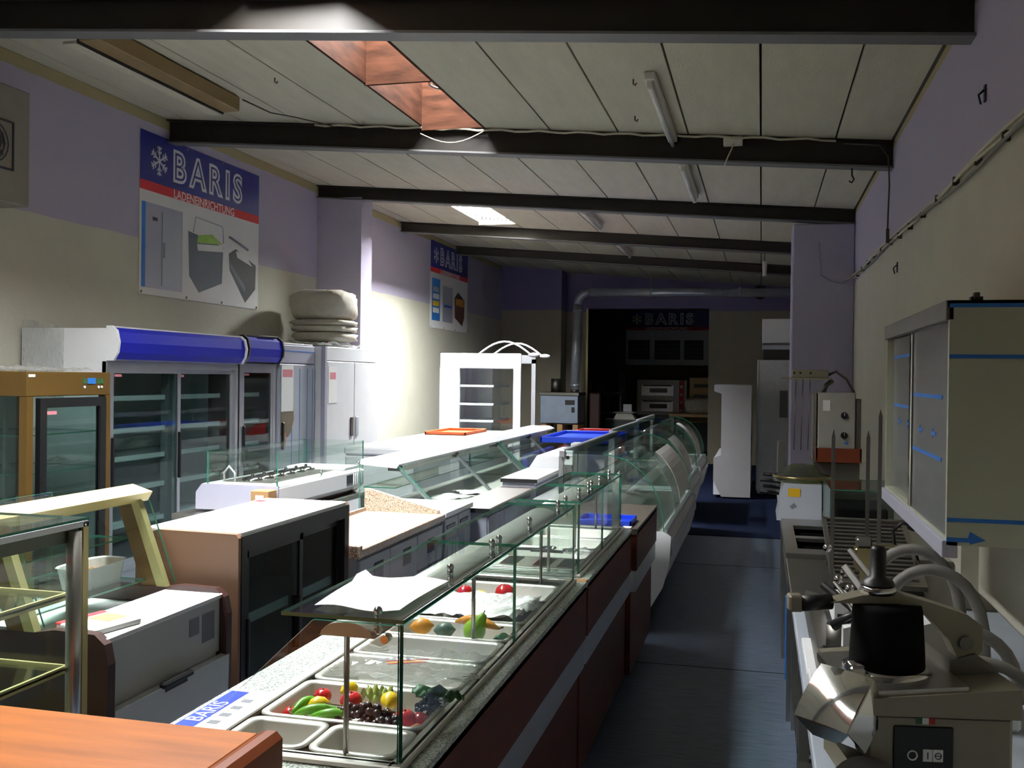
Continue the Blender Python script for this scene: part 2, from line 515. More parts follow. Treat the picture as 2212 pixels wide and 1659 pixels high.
# ceiling of concrete planks between the beams; each plank is a piece of its own
ceil_o = bpy.data.objects.new('ceiling', None); COL.objects.link(ceil_o); ORG['ceiling'] = (0, 0, 0)
tag(ceil_o, 'cream painted ceiling of sloping concrete planks', kind='structure')
OPEN = {0: (7, -.45, 2.05), 1: (7, 2.35, 4.7), 2: (7, 4.95, 7.58), 4: (9, 11.45, 12.95)}   # bay -> plank index, y range of the skylight
bays = [Y0] + BEAM_Y + [YB]
def plank(x0, x1, y0, y1):
    g = G()
    v = [(x, y, zc(x) + dz) for x in (x0, x1) for y in (y0, y1) for dz in (0, .14)]
    g.add(v, [(0, 1, 3, 2), (4, 6, 7, 5), (0, 4, 5, 1), (2, 3, 7, 6), (0, 2, 6, 4), (1, 5, 7, 3)])
    return g
for b in range(len(bays) - 1):
    ya, yb = bays[b], bays[b + 1]
    for i in range(1, len(EDGE_X)):
        x1, x0 = EDGE_X[i - 1] - .007, EDGE_X[i] + .007
        ent = {1: OPEN[0], 2: OPEN[1], 3: OPEN[2], 5: OPEN[4]}.get(b)
        if ent and ent[0] == i:
            _, a, c = ent
            if a - ya > .02: part('plank', plank(x0, x1, ya, a), plank_m, ceil_o)
            if yb - c > .02: part('plank', plank(x0, x1, c, yb), plank_m, ceil_o)
        else:
            part('plank', plank(x0, x1, ya, yb), plank_m, ceil_o)
g = G()
for x in EDGE_X[1:-1]:
    for b in range(len(bays) - 1):
        ent = {1: OPEN[0], 2: OPEN[1], 3: OPEN[2], 5: OPEN[4]}.get(b)
        near = ent and (abs(EDGE_X[ent[0]] - x) < .01 or abs(EDGE_X[ent[0] - 1] - x) < .01)
        hw = .012 if near else .05
        zz = zc(x)
        g.box(x - hw, x + hw, bays[b], bays[b + 1], zz + .03, zz + .16)
part('joint_filler', g, joint_m, ceil_o)
part('joint_filler', G().box(XR - .02, XR, Y0, YB, zc(XR), zc(XR) + .2).box(XL, XL + .02, Y0, YB, zc(XL), zc(XL) + .2), joint_m, ceil_o)

# steel beams
def beam(i, y):
    g = G(); x0, x1 = XL + .0, XR - .0
    D, W = (.2 if i < 4 else .15), .13
    def sl(y0, y1, d0, d1):
        v = [(x, yy, zc(x) - d) for x in (x0, x1) for yy in (y0, y1) for d in (d0, d1)]
        g.add(v, [(0, 1, 3, 2), (4, 6, 7, 5), (0, 4, 5, 1), (2, 3, 7, 6), (0, 2, 6, 4), (1, 5, 7, 3)])
    sl(y - .012, y + .012, .001, D - .012)
    g.use(0); sl(y - W / 2, y + W / 2, .001, .014)
    g.use(1); sl(y - W / 2, y + W / 2, D - .014, D)
    return struct('steel_beam', g, [steel_dark_m, steel_flange_m], 'dark brown steel ceiling beam')
for i, y in enumerate(BEAM_Y):
    beam(i, y)

# skylights: wooden shaft with a bright pane on top
def skylight(bay_open, power, label, h=.5, cross=None, holes=False):
    i, a, c = bay_open
    x1, x0 = EDGE_X[i - 1], EDGE_X[i]
    z0 = zc(x0) + .0; top = zc((x0 + x1) / 2) + h
    o = bpy.data.objects.new('skylight', None); COL.objects.link(o); ORG[o.name] = (0, 0, 0)
    tag(o, label, kind='structure')
    m = wood_shaft_m if not holes else plank_m
    part('shaft_board', G().box(x0 - .006, x0 + .014, a, c, zc(x0) - .001, top), m, o)
    part('shaft_board', G().box(x1 - .014, x1 + .006, a, c, zc(x1) - .001, top), m, o)
    part('shaft_board', G().box(x0 + .014, x1 - .014, a, a + .02, zc(x1) - .001, top), m, o)
    part('shaft_board', G().box(x0 + .014, x1 - .014, c - .02, c, zc(x1) - .001, top), m, o)
    if cross:
        part('cross_board', G().box(x0, x1, cross, cross + .03, zc(x1) + .03, zc(x1) + .42), m, o)
    pm = emit_mat('skylight_pane', (248, 250, 250), power)
    part('pane', G().box(x0 - .03, x1 + .03, a - .03, c + .03, top, top + .02), pm, o)
    if holes:
        fw = .085
        part('pane_frame', G().box(x0, x0 + fw, a, c, top - .03, top - .001).box(x1 - fw, x1, a, c, top - .03, top - .001).box(x0 + fw, x1 - fw, a, a + fw, top - .03, top - .001).box(x0 + fw, x1 - fw, c - fw, c, top - .03, top - .001), blackr_m, o)
    if holes:   # black pieces paint the shaded hollows at the cut plank ends
        for k in range(7):
            yy = a + .1 + k * .2
            part('hollow_shade', G().cyl((x0 + .0145, yy, zc(x0) + .07), (x0 + .022, yy, zc(x0) + .07), .04, n=12), blackr_m, o)
        for k in range(9):
            xx = x0 + .04 + k * .056
            part('hollow_shade', G().box(xx, xx + .03, c - .028, c - .0205, zc(xx) + .03, zc(xx) + .075), blackr_m, o)
    return o
skylight(OPEN[0], SKY_POWER['added_rear'], 'unseen skylight shaft added above the camera', h=.3)  # added overhead out of view, for light from behind the camera
skylight(OPEN[1], SKY_POWER['near'], 'skylight shaft in front of the nearest beam', h=.3)
skylight(OPEN[2], SKY_POWER['middle'], 'skylight shaft lined with reddish boards between the two nearest beams', cross=6.4, h=.75)
skylight(OPEN[4], SKY_POWER['far'], 'skylight cut through hollow planks near the left pier', h=.3, holes=True)

# ------------------------------------------------------------------ salad counters in the middle of the shop
CF, CB = -0.645, -1.27           # corridor face and service face
TOPZ = 0.86
def salad_counter(y0, y1, label, guards, top_m=granite_w_m, cf=CF):
    t = thing('salad_counter', label, 'counter', ((CF + CB) / 2, (y0 + y1) / 2, 0), 'serving counters along the aisle')
    part('cabinet', box(CB + .03, cf - .07, y0 + .01, y1 - .01, .09, TOPZ - .3), brownend_m, t)
    part('plinth', box(CB + .08, cf - .125, y0 + .02, y1 - .02, 0, .09), blackr_m, t)
    part('upper_panel', box(cf - .03, cf, y0 + .004, y1 - .004, .64, TOPZ - .012, b=.003), wood_front_m, t)
    part('stripe', box(cf - .035, cf - .006, y0 + .004, y1 - .004, .53, .64), alu_m, t, 'grey metal stripe')
    part('lower_panel', box(cf - .06, cf - .03, y0 + .004, y1 - .004, .09, .53, b=.003), wood_front_m, t)
    part('side_panel', box(CB, cf - .08, y0, y0 + .02, .09, TOPZ - .03), wood_front_m, t)
    part('service_panel', box(CB, CB + .03, y0 + .02, y1 - .02, .09, TOPZ - .03), steel_d_m, t)
    # worktop as a ring around the well
    wx0, wx1, wy0, wy1 = -1.13, -.70, y0 + .05, y1 - .04
    if not guards:
        wx0 = wx1 = -.9; wy0 = y0 + .3; wy1 = y0 + .3
    g = G()
    g.box(CB - .01, wx0, y0, y1, TOPZ - .03, TOPZ); g.box(wx1, cf, y0, y1, TOPZ - .03, TOPZ)
    g.box(wx0, wx1, y0, wy0, TOPZ - .03, TOPZ); g.box(wx0, wx1, wy1, y1, TOPZ - .03, TOPZ)
    part('worktop', g, top_m, t)
    if guards:
        g = G()      # steel collar on the worktop around the well
        for a in ((wx0 - .02, wx0 + .012, wy0 - .02, wy1 + .02), (wx1 - .012, wx1 + .02, wy0 - .02, wy1 + .02), (wx0, wx1, wy0 - .02, wy0 + .012), (wx0, wx1, wy1 - .012, wy1 + .02)):
            g.box(*a, TOPZ, TOPZ + .014, b=.003)
        part('steel_collar', g, pan_m, t)
        part('well', box(wx0 - .005, wx1 + .005, wy0 - .005, wy1 + .005, TOPZ - .2, TOPZ - .18), steel_d_m, t)
        for (ga, gb) in guards:
            guard(t, ga, gb)
    return t

def guard(t, ya, yb):
    zt = 1.15
    xf, xb = -.695, -.955
    prof = [(xf, TOPZ + .014), (xf, zt), (xf - .185, zt), (-1.17, TOPZ + .014)]
    part('end_glass', polypane(prof, 'y', ya, ya + .008), GL, t)
    part('end_glass', polypane(prof, 'y', yb - .008, yb), GL, t)
    ym = (ya + yb) / 2
    for a, b in ((ya + .01, ym - .002), (ym + .002, yb - .01)):
        part('front_glass', pane(xf, xf + .008, a, b, TOPZ + .014, zt), GL, t)
        part('top_glass', pane(xb, xf + .008, a, b, zt + .002, zt + .01), GL, t)
    # lamp hood: half round steel channel
    c = -.815
    h = [(c - .062, zt - .035)] + [(c + .058 * math.cos(PI - PI * k / 10), zt - .035 + .03 * math.sin(PI * k / 10)) for k in range(11)] + [(c + .062, zt - .035)]
    part('lamp_hood', G().prism(h, 'y', ya + .02, yb - .02, smooth=True), hood_m, t)
    for yy in (ya + .025, ym, yb - .025):
        part('post', G().cyl((c, yy, TOPZ - .02), (c, yy, zt - .035), .006, n=10), steel_m, t)
    for yy in (ya + .03, ya + (yb - ya) * .27, ym - .04, ym + .04, ya + (yb - ya) * .73, yb - .03):
        part('glass_bolt', G().cyl((xf - .055, yy, zt - .018), (xf - .055, yy, zt + .02), .008, n=10).ball((xf - .055, yy, zt + .02), .01, 10, 6).ball((xf - .055, yy, zt - .018), .011, 10, 6), chrome_m, t)
    for yy in (ya + .014, yb - .014):
        part('corner_clip', G().cyl((xf - .03, yy - .012, zt - .03), (xf - .03, yy + .012, zt - .03), .009, n=10), chrome_m, t)

salad_counter(1.82, 3.80, 'near salad counter with glass guard, pans of fruit and paper on its glass top', [(1.865, 3.77)])
salad_counter(3.83, 5.18, 'second salad counter with lidded steel pans under a glass guard', [(3.86, 5.08)])
salad_counter(5.20, 6.22, 'short counter with a blue tray between the glass guard and the curved cooler', [], granite_g_m, CF + .025)

# food pans
PANZ = TOPZ + .016
def food_pan(x0, x1, y0, y1, label, depth=.07, m=pan_m):
    t = thing('food_pan', label, 'pan', ((x0 + x1) / 2, (y0 + y1) / 2, PANZ - depth), 'steel food pans in the counters')
    r, w = .03, .014
    def rr(ins, n=4):
        pts = []
        for cx, cy, a0 in ((x1 - r, y1 - r, 0), (x0 + r, y1 - r, 90), (x0 + r, y0 + r, 180), (x1 - r, y0 + r, 270)):
            for k in range(n + 1):
                a = R(a0 + 90 * k / n)
                pts.append((cx + (r - ins * .6) * math.cos(a) - ins * .4 * (1 if math.cos(R(a0 + 45)) > 0 else -1), cy + (r - ins * .6) * math.sin(a) - ins * .4 * (1 if math.sin(R(a0 + 45)) > 0 else -1)))
        return pts
    rings = [(0, PANZ - .004), (0, PANZ), (w, PANZ), (w + .004, PANZ - .006), (w + .012, PANZ - depth + .01), (w + .022, PANZ - depth)]
    g = G(); v = []; n = 20
    for ins, z in rings:
        v += [(x, y, z) for x, y in rr(ins)]
    f = [(i * n + j, i * n + (j + 1) % n, (i + 1) * n + (j + 1) % n, (i + 1) * n + j) for i in range(len(rings) - 1) for j in range(n)]
    f.append(tuple(range((len(rings) - 1) * n, len(rings) * n)))
    g.add(v, f, True)
    g.sm[-1] = False
    part('basin', g, m, t)
    return t
PX0, PX1 = -1.105, -.708
food_pan(PX0, -.912, 1.885, 2.045, 'empty half size pan at the near end, left of its twin')
food_pan(-.906, PX1, 1.885, 2.045, 'empty half size pan at the near end, right of its twin')
food_pan(PX0, PX1, 2.055, 2.325, 'steel pan heaped with plastic fruit and black grapes', .08)
food_pan(PX0, PX1, 2.335, 2.575, 'steel pan under a printed clear plastic bag')
food_pan(PX0, PX1, 2.585, 2.80, 'empty deep steel pan beyond the plastic bag', .09)
food_pan(PX0, PX1, 2.81, 3.02, 'steel pan with mango, lime and pear')
food_pan(PX0, PX1, 3.03, 3.33, 'steel pan covered with crumpled white paper')
food_pan(PX0, PX1, 3.34, 3.62, 'steel pan with a red tomato at the far end of the near counter')
for k, (a, b) in enumerate(((3.9, 4.16), (4.17, 4.43), (4.44, 4.74), (4.75, 5.04))):
    food_pan(PX0, PX1, a, b, ['steel pan with a hinged lid nearest in the second counter', 'steel pan beneath black handled ladles in the second counter',
                              'shallow steel pan in the second counter, third from the near end', 'shallow steel pan in the second counter, farthest from the near end'][k])
# lids and small inserts of the second counter
t = thing('pan_lid', 'flat steel lid with two recessed panels on the nearest pan of the second counter', 'lid', (-.9, 4.03, PANZ))
part('plate', box(-1.1, -.71, 3.905, 4.155, PANZ + .001, PANZ + .006, b=.002), steel_m, t)
for xx in (-1.0, -.86, -.76):
    part('recess', box(xx - .035, xx + .035, 3.94, 4.12, PANZ + .006, PANZ + .009, b=.002), chrome_m, t)
for k, (x, y) in enumerate(((-.83, 4.27), (-.93, 4.3))):
    t = thing('ladle', ['ladle with black handle lying across the second counter pan, right of its twin', 'ladle with black handle lying across the second counter pan, left of its twin'][k], 'ladle', (x, y, PANZ))
    part('handle', G().tube([(x - .14, y - .03, PANZ + .016), (x, y, PANZ + .01)], .007), black_m, t)
    part('bowl', G().lathe([(.001, -.012), (.025, -.006), (.035, .008), (.032, .008), (.022, -.002), (.001, -.008)], (x + .03, y + .006, PANZ + .014), 14), chrome_m, t)
g = G().sheet(lambda u, v: (-.80 + .1 * u, 4.22 + .16 * v, PANZ + .012 + .02 * math.sin(9 * u + 4 * v) * math.sin(PI * v)), 10, 10)
solo('plastic_bag', g, poly_m, 'small crumpled clear bag on the second counter by its glass', 'bag')

# paper on the glass top
g = G().sheet(lambda u, v: (-.905 + .19 * u - .02 * v * (1 - u), 1.925 + .33 * v, 1.165 + .004 * math.sin(7 * u + 3 * v) + (.012 if u < .05 and v > .7 else 0)), 12, 10)
solo('paper_sheet', g, paper_m, 'blank white paper sheet lying on the glass guard of the near counter', 'paper')

# fruit
def fz(y): return PANZ
tomato_m = mat('tomato_red', (196, 34, 40), 0.22, var=0.15, scale=20, coat=.3)
lemon_m = mat('lemon_yellow', (232, 196, 26), 0.35, var=0.1, scale=40, bump=.15, bscale=200)
green_m = mat('pod_green', (92, 158, 40), 0.35, var=0.15, scale=20)
leaf_m = mat('leaf_green', (38, 92, 48), 0.5, var=0.25, scale=30)
grape_m = mat('black_grape', (52, 36, 40), 0.3, var=0.25, scale=30)
berry_m = mat('blackberry', (22, 26, 36), 0.3, var=0.2, scale=60)
peach_m = mat('peach', (226, 128, 62), 0.45, var=0.25, scale=12)
mango_m = mat('mango', (206, 140, 48), 0.4, var=0.3, scale=14)
lime_m = mat('lime_green', (120, 164, 36), 0.35, var=0.15, scale=25)
avo_m = mat('avocado', (72, 96, 84), 0.4, var=0.2, scale=25)
stalk_m = mat('stalk', (96, 84, 40), 0.7)
def tomato(x, y, z, r, label, m=tomato_m):
    t = thing('tomato', label, 'tomato', (x, y, z - r * .85))
    part('body', G().lathe([(.001, -.84 * r), (.5 * r, -.76 * r), (.9 * r, -.35 * r), (r, .05 * r), (.85 * r, .5 * r), (.45 * r, .8 * r), (.12 * r, .76 * r), (.001, .7 * r)], (x, y, z), 18), m, t)
    part('stem', G().cyl((x, y, z + .7 * r), (x + .002, y, z + .9 * r), .0025, n=6), stalk_m, t)
    return t
def lemon(x, y, z, r, ang, label, m=lemon_m):
    g = G().lathe([(.001, -1.4 * r), (.22 * r, -1.25 * r), (.7 * r, -.8 * r), (r, 0), (.72 * r, .8 * r), (.25 * r, 1.2 * r), (.14 * r, 1.35 * r), (.001, 1.4 * r)], (0, 0, 0), 16)
    g.xf(Matrix.Translation((x, y, z)) @ Matrix.Rotation(R(ang), 4, 'Z') @ Matrix.Rotation(R(84), 4, 'Y'))
    return solo('lemon', g, m, label, 'lemon')
fb = PANZ - .048
tomato(-.93, 2.185, fb + .05, .027, 'large red tomato in the middle of the fruit pan')
tomato(-1.03, 2.245, fb + .035, .022, 'dull red tomato at the back left of the fruit pan')
tomato(-1.062, 2.135, fb + .026, .017, 'small red tomato at the left end of the fruit pan')
tomato(-.775, 2.13, fb + .04, .026, 'red and orange tomato beside the grapes', tomato_m)
tomato(-.745, 2.15, fb + .035, .02, 'small red tomato at the right end of the fruit pan')
tomato(-.755, 2.085, fb + .022, .02, 'red tomato half hidden at the front of the fruit pan')
lemon(-1.0, 2.155, fb + .045, .021, 30, 'lemon at the left of the fruit pan')
lemon(-.965, 2.255, fb + .055, .019, 60, 'curved yellow lemon at the back of the fruit pan')
lemon(-.845, 2.215, fb + .05, .022, 100, 'lemon right of the large tomato')
lemon(-.865, 2.085, fb + .02, .014, 10, 'small greenish lemon at the front of the fruit pan', lime_m)
lemon(-.735, 2.1, fb + .025, .02, 20, 'orange peach at the front right of the fruit pan', peach_m)
for k, (p, lb) in enumerate(((((-1.03, 2.09), (-1.0, 2.1), (-.96, 2.12), (-.91, 2.125)), 'long green pod across the front of the fruit pan'),
                             (((-1.04, 2.1), (-1.035, 2.14), (-1.02, 2.165), (-.99, 2.175)), 'bent green pod beside the left lemon'),
                             (((-.99, 2.085), (-.95, 2.085), (-.92, 2.095), (-.89, 2.1)), 'short green pod lying under the grapes'))):
    t = thing('green_pod', lb, 'vegetable', (p[0][0], p[0][1], fb + .02))
    pts = []
    for i in range(9):
        u = i / 8 * 3; j = min(2, int(u)); f = u - j
        pts.append((p[j][0] * (1 - f) + p[j + 1][0] * f, p[j][1] * (1 - f) + p[j + 1][1] * f, fb + .04 + .012 * math.sin(PI * i / 8)))
    part('pod', G().tube(pts, [.003, .007, .010, .012, .012, .011, .009, .006, .002], 10), green_m, t)
    part('stalk', G().tube([pts[0], (pts[0][0] - .012, pts[0][1] + .002, pts[0][2] + .004)], .002, 6), stalk_m, t)
def cluster(name, label, cx, cy, z, sx, sy, n, r, m, partname, stem=True):
    t = thing(name, label, 'fruit', (cx, cy, z))
    me = None
    rnd = random.Random(n)
    pts = []
    tries = 0
    while len(pts) < n and tries < 4000:
        tries += 1
        a, q = rnd.random() * 2 * PI, math.sqrt(rnd.random())
        p = Vector((cx + sx * q * math.cos(a), cy + sy * q * math.sin(a), z + r + (1 - q) * .022 * rnd.random() * 2))
        if all((p - o).length > r * 1.55 for o in pts): pts.append(p)
    for p in pts:
        if me is None:
            me = G().ball((0, 0, 0), r, 10, 7).mesh(partname, m)
        ob = bpy.data.objects.new(partname, me); COL.objects.link(ob); ob.parent = t
        ob.location = (p.x - cx, p.y - cy, p.z - z)
    if stem: part('stem', G().tube([(cx - sx, cy, z + .035), (cx, cy + .004, z + .03), (cx + sx * .8, cy, z + .03)], .002, 6), stalk_m, t)
    return t
cluster('grape_bunch', 'bunch of black grapes at the front of the fruit pan', -.868, 2.115, fb + .03, .095, .042, 60, .0095, grape_m, 'grape')
t = cluster('blackberry_sprig', 'blackberries with a green leaf at the right of the fruit pan', -.745, 2.22, fb + .03, .036, .04, 30, .0075, berry_m, 'berry')
for k, (dx, dy, a) in enumerate(((.01, .035, 0), (.035, .02, 50), (-.01, .04, -50))):
    g = G().sheet(lambda u, v: ((v - .5) * .05 * math.sin(PI * min(1, u * .9 + .08)), u * .055, .05 + .015 * math.sin(PI * u) - .012 * abs(v - .5) * 2 + .004 * math.sin(20 * u)), 10, 6)
    g.xf(Matrix.Translation((-.745 + dx, 2.215 + dy - .03, fb + .02)) @ Matrix.Rotation(R(-a), 4, 'Z'))
    part('leaf', g, leaf_m, t)
g = G().sheet(lambda u, v: (-.935 + .07 * u, 2.25 + .05 * v, fb + .045 + .02 * math.sin(11 * u + 5 * v) * math.sin(8 * v + 2)), 16, 12)
solo('lettuce_leaf', g, mat('lettuce', (136, 148, 66), 0.5, var=.3, scale=40), 'curly pale green lettuce leaf behind the large tomato', 'lettuce')
# pan with mango, avocado, banana, pear
lemon(-1.0, 2.89, PANZ + .005, .027, 15, 'mango at the left of the mango and pear pan', mango_m)
lemon(-.925, 2.885, PANZ + .0, .025, 5, 'dark green avocado between mango and pear', avo_m)
t = thing('pear', 'green pear at the right of the mango pan', 'pear', (-.83, 2.88, PANZ - .05))
g = G().lathe([(.001, -.03), (.022, -.026), (.034, -.008), (.033, .012), (.022, .034), (.014, .05), (.010, .06), (.001, .063)], (0, 0, 0), 16)
g.xf(Matrix.Translation((-.83, 2.88, PANZ + .005)) @ Matrix.Rotation(R(30), 4, 'Y'))
part('body', g, lime_m, t)
part('stem', G().cyl((-.803, 2.88, PANZ + .055), (-.797, 2.88, PANZ + .07), .002, n=6), stalk_m, t)
pts = [(-.91 + .025 * k, 2.95 - .008 * k, PANZ + .012 + .014 * math.sin(PI * k / 6)) for k in range(7)]
t = thing('banana', 'yellow banana behind the pear', 'banana', (-.86, 2.94, PANZ - .02))
part('body', G().tube(pts, [.004, .012, .016, .017, .016, .012, .004], 10), mango_m, t)
part('stem', G().tube([pts[-1], (pts[-1][0] + .015, pts[-1][1], pts[-1][2] + .006)], .003, 6), stalk_m, t)
g = G().sheet(lambda u, v: (-.775 + .05 * u, 2.85 + .08 * v, PANZ - .025 + .03 * math.sin(PI * u) * math.sin(6 * v + 1)), 10, 10)
solo('parsley_leaf', g, leaf_m, 'dark green leaf right of the pear', 'leaf')
tomato(-.895, 3.5, PANZ - .012, .036, 'red tomato in the farthest fruit pan')
tomato(-1.045, 3.5, PANZ - .02, .03, 'dark red tomato at the left of the farthest fruit pan')
lemon(-.98, 3.47, PANZ - .022, .022, 15, 'small yellow lemon in the farthest fruit pan')
lemon(-.79, 3.44, PANZ - .025, .02, 40, 'greenish yellow lemon at the right of the farthest fruit pan', mango_m)
# papers, bags, leaflet
def crumple(x0, x1, y0, y1, z, amp, seed, nu=24, nv=18):
    rnd = random.Random(seed)
    ph = [(rnd.uniform(6, 26), rnd.uniform(6, 26), rnd.uniform(0, 6)) for _ in range(7)]
    def fn(u, v):
        h = sum(math.sin(a * u + b * v + c) for a, b, c in ph) / 7
        return (x0 + (x1 - x0) * u + .01 * math.sin(9 * v + seed), y0 + (y1 - y0) * v + .01 * math.sin(8 * u), z + amp * (abs(h) * 1.6))
    return G().sheet(fn, nu, nv, smooth=False)
solo('paper_wrap', crumple(-1.09, -.72, 3.04, 3.36, PANZ + .004, .03, 3), paper_m, 'crumpled white paper wrap over the pan in the near counter', 'paper')
t = thing('plastic_bag', 'clear printed plastic bag spread over the pan behind the fruit', 'bag', (-.9, 2.45, PANZ))
part('film', crumple(-1.08, -.68, 2.33, 2.6, PANZ + .006, .022, 5), poly_m, t)
for k, (w, m_) in enumerate(((.10, redlab_m), (.09, yellow_m), (.11, redlab_m))):
    part('print_stripe', G().box(-.93 + .0, -.93 + w, 2.4 + .012 * k, 2.405 + .012 * k, PANZ + .034, PANZ + .035).xf(Matrix.Translation((-.9, 2.42, 0)) @ Matrix.Rotation(R(25), 4, 'Z') @ Matrix.Translation((.9, -2.42, 0))), m_, t)
for k in range(5):
    part('print_mark', G().box(-.95 + .018 * k, -.94 + .018 * k, 2.43, 2.455, PANZ + .034, PANZ + .035).xf(Matrix.Translation((-.9, 2.42, 0)) @ Matrix.Rotation(R(25), 4, 'Z') @ Matrix.Translation((.9, -2.42, 0))), inkg_m, t)
t = thing('leaflet', 'printed leaflet with blue heading on the near counter edge', 'leaflet', (-1.2, 1.95, TOPZ))
part('sheet', box(-1.265, -1.12, 1.9, 2.24, TOPZ + .001, TOPZ + .003), paper_m, t)
part('heading', box(-1.262, -1.215, 1.97, 2.22, TOPZ + .003, TOPZ + .004), bluep_m, t)
text('heading_text', 'BARIS', .055, frame_mtx((-1.22, 2.0, TOPZ + .0045), (0, 1, 0), (-1, 0, 0)), paper_m, t)
part('blue_line', box(-1.155, -1.15, 1.95, 2.2, TOPZ + .003, TOPZ + .004), bluep_m, t)
for k in range(5):
    part('picture', box(-1.2 + .0, -1.175, 1.95 + k * .05, 1.97 + k * .05, TOPZ + .003, TOPZ + .0038), inkg_m, t)
# third counter: blue tray, carton, white post, price card
t = thing('plastic_tray', 'shallow blue plastic tray on the short counter', 'tray', (-.75, 5.4, TOPZ))
part('base', box(-.95, -.66, 5.27, 5.52, TOPZ + .001, TOPZ + .006), bluep_m, t)
for a in ((-.95, -.66, 5.27, 5.282), (-.95, -.66, 5.508, 5.52), (-.95, -.938, 5.27, 5.52), (-.672, -.66, 5.27, 5.52)):
    part('rim', box(*a, TOPZ + .001, TOPZ + .03, b=.003), bluep_m, t)
t = thing('guard_post', 'upright white glass post at the end of the second counter guard', 'post', (-.72, 5.12, TOPZ))
part('post', G().prism([(-.74, TOPZ), (-.705, TOPZ), (-.705, 1.17), (-.74, 1.13)], 'y', 5.11, 5.135), white_m, t)
part('foot', box(-.75, -.695, 5.10, 5.145, TOPZ, TOPZ + .008), steel_m, t)
solo('price_card', box(-.7, -.655, 5.2, 5.27, TOPZ + .001, TOPZ + .004), paper_m, 'white price card in front of the blue tray', 'card')
solo('adhesive_tape', box(-.69, -.648, 3.79, 3.84, TOPZ + .001, TOPZ + .002), card_m, 'tan adhesive tape over the joint of the first two counters', 'tape')

# ------------------------------------------------------------------ curved glass coolers beyond the counters
def curved_cooler(y0, y1, label, dx=0.0, sheets=()):
    t = thing('curved_cooler', label, 'cooler', (-1.0 + dx, (y0 + y1) / 2, 0), 'curved glass display coolers')
    belly = [(-1.45, .12), (-.72, .12), (-.66, .2), (-.6, .32), (-.57, .45), (-.565, .6), (-.6, .64), (-1.45, .64)]
    belly = [(x + dx, z) for x, z in belly]
    part('body', G().prism(belly, 'y', y0 + .03, y1 - .03, smooth=False), white_m, t)
    for a in (y0, y1 - .03):
        endp = [(-1.47, .1), (-.735, .1), (-.68, .16), (-.6, .3), (-.56, .45), (-.55, .63), (-.6, .66), (-1.47, .66)]
        part('end_panel', G().prism([(x + dx, z) for x, z in endp], 'y', a, a + .03), white_g_m, t)
    part('plinth', box(-1.38 + dx, -.8 + dx, y0 + .08, y1 - .08, 0, .12), blackr_m, t)
    part('bumper', box(-.57 + dx, -.545 + dx, y0 + .03, y1 - .03, .5, .56, b=.006), alu_m, t)
    part('rail', box(-.61 + dx, -.575 + dx, y0 + .03, y1 - .03, .64, .67, b=.004), alu_m, t)
    arc = [(-.6 + dx, .66)] + [(-.605 + dx - .38 * (1 - math.cos(R(a))), .68 + .46 * math.sin(R(a))) for a in range(0, 86, 9)] + [(-1.0 + dx, 1.145)]
    part('curved_glass', polypane_shell(arc, y0 + .02, y1 - .02, .006), GL, t)
    side = [(-.61 + dx, .66)] + [(-.613 + dx - .375 * (1 - math.cos(R(a))), .68 + .455 * math.sin(R(a))) for a in range(0, 86, 9)] + [(-1.25 + dx, 1.13), (-1.36 + dx, .66)]
    for a in (y0 + .012, y1 - .02):
        part('side_glass', polypane(side, 'y', a, a + .007), GL, t)
    part('canopy', box(-1.27 + dx, -1.0 + dx, y0 + .01, y1 - .01, 1.145, 1.165, b=.004), glassd_m, t)
    part('canopy_rail', box(-1.29 + dx, -1.25 + dx, y0, y1, 1.12, 1.17, b=.006), alu_m, t)
    part('shelf', pane(-1.25 + dx, -.86 + dx, y0 + .03, y1 - .03, .9, .906), GL, t)
    part('deck', box(-1.36 + dx, -.64 + dx, y0 + .03, y1 - .03, .642, .65), steel_m, t)
    part('back_frame', box(-1.45 + dx, -1.38 + dx, y0, y1, .64, .74, b=.005), white_m, t)
    for yy in (y0 + .06, y1 - .06):
        part('leg', box(-1.3 + dx, -1.27 + dx, yy - .015, yy + .015, .66, 1.13), alu_m, t)
    return t
def polypane_shell(line, a0, a1, th):
    g = G(); g.shell(line, 'y', a0, a1, -th)
    n = len(line)
    g.m = [0] * (n - 1) + [1] + [0] * (n - 1) + [1, 1, 1]
    for i in range(2 * n): g.sm[i] = i not in (n - 1, 2 * n - 1)
    return g
cooler_a = curved_cooler(6.45, 8.95, 'curved glass cooler standing right behind the wooden counters')
cooler_b = curved_cooler(9.2, 11.2, 'second curved glass cooler, farther down the aisle', -.08)
cooler_c = curved_cooler(11.6, 13.3, 'farthest curved glass cooler, next to the tall white end panel', -.12)
# protective sheets on the curved glass
def hang(cooler, y0, y1, a0, a1, dx, m=paper_m):
    ln = [(-.582 + dx - .39 * (1 - math.cos(R(a))), .675 + .47 * math.sin(R(a))) for a in range(a0, a1 + 1, 6)]
    g = G().shell(ln, 'y', y0, y1, .003)
    part('protective_sheet', g, m, cooler, 'white protective sheet' if m is paper_m else 'clear wrapping film')
hang(cooler_a, 7.75, 8.75, 6, 60, -.012)
hang(cooler_a, 7.3, 7.7, 0, 42, -.012, poly_m)
hang(cooler_b, 9.6, 10.3, 4, 62, -.095)
hang(cooler_c, 11.9, 12.25, 4, 70, -.135)
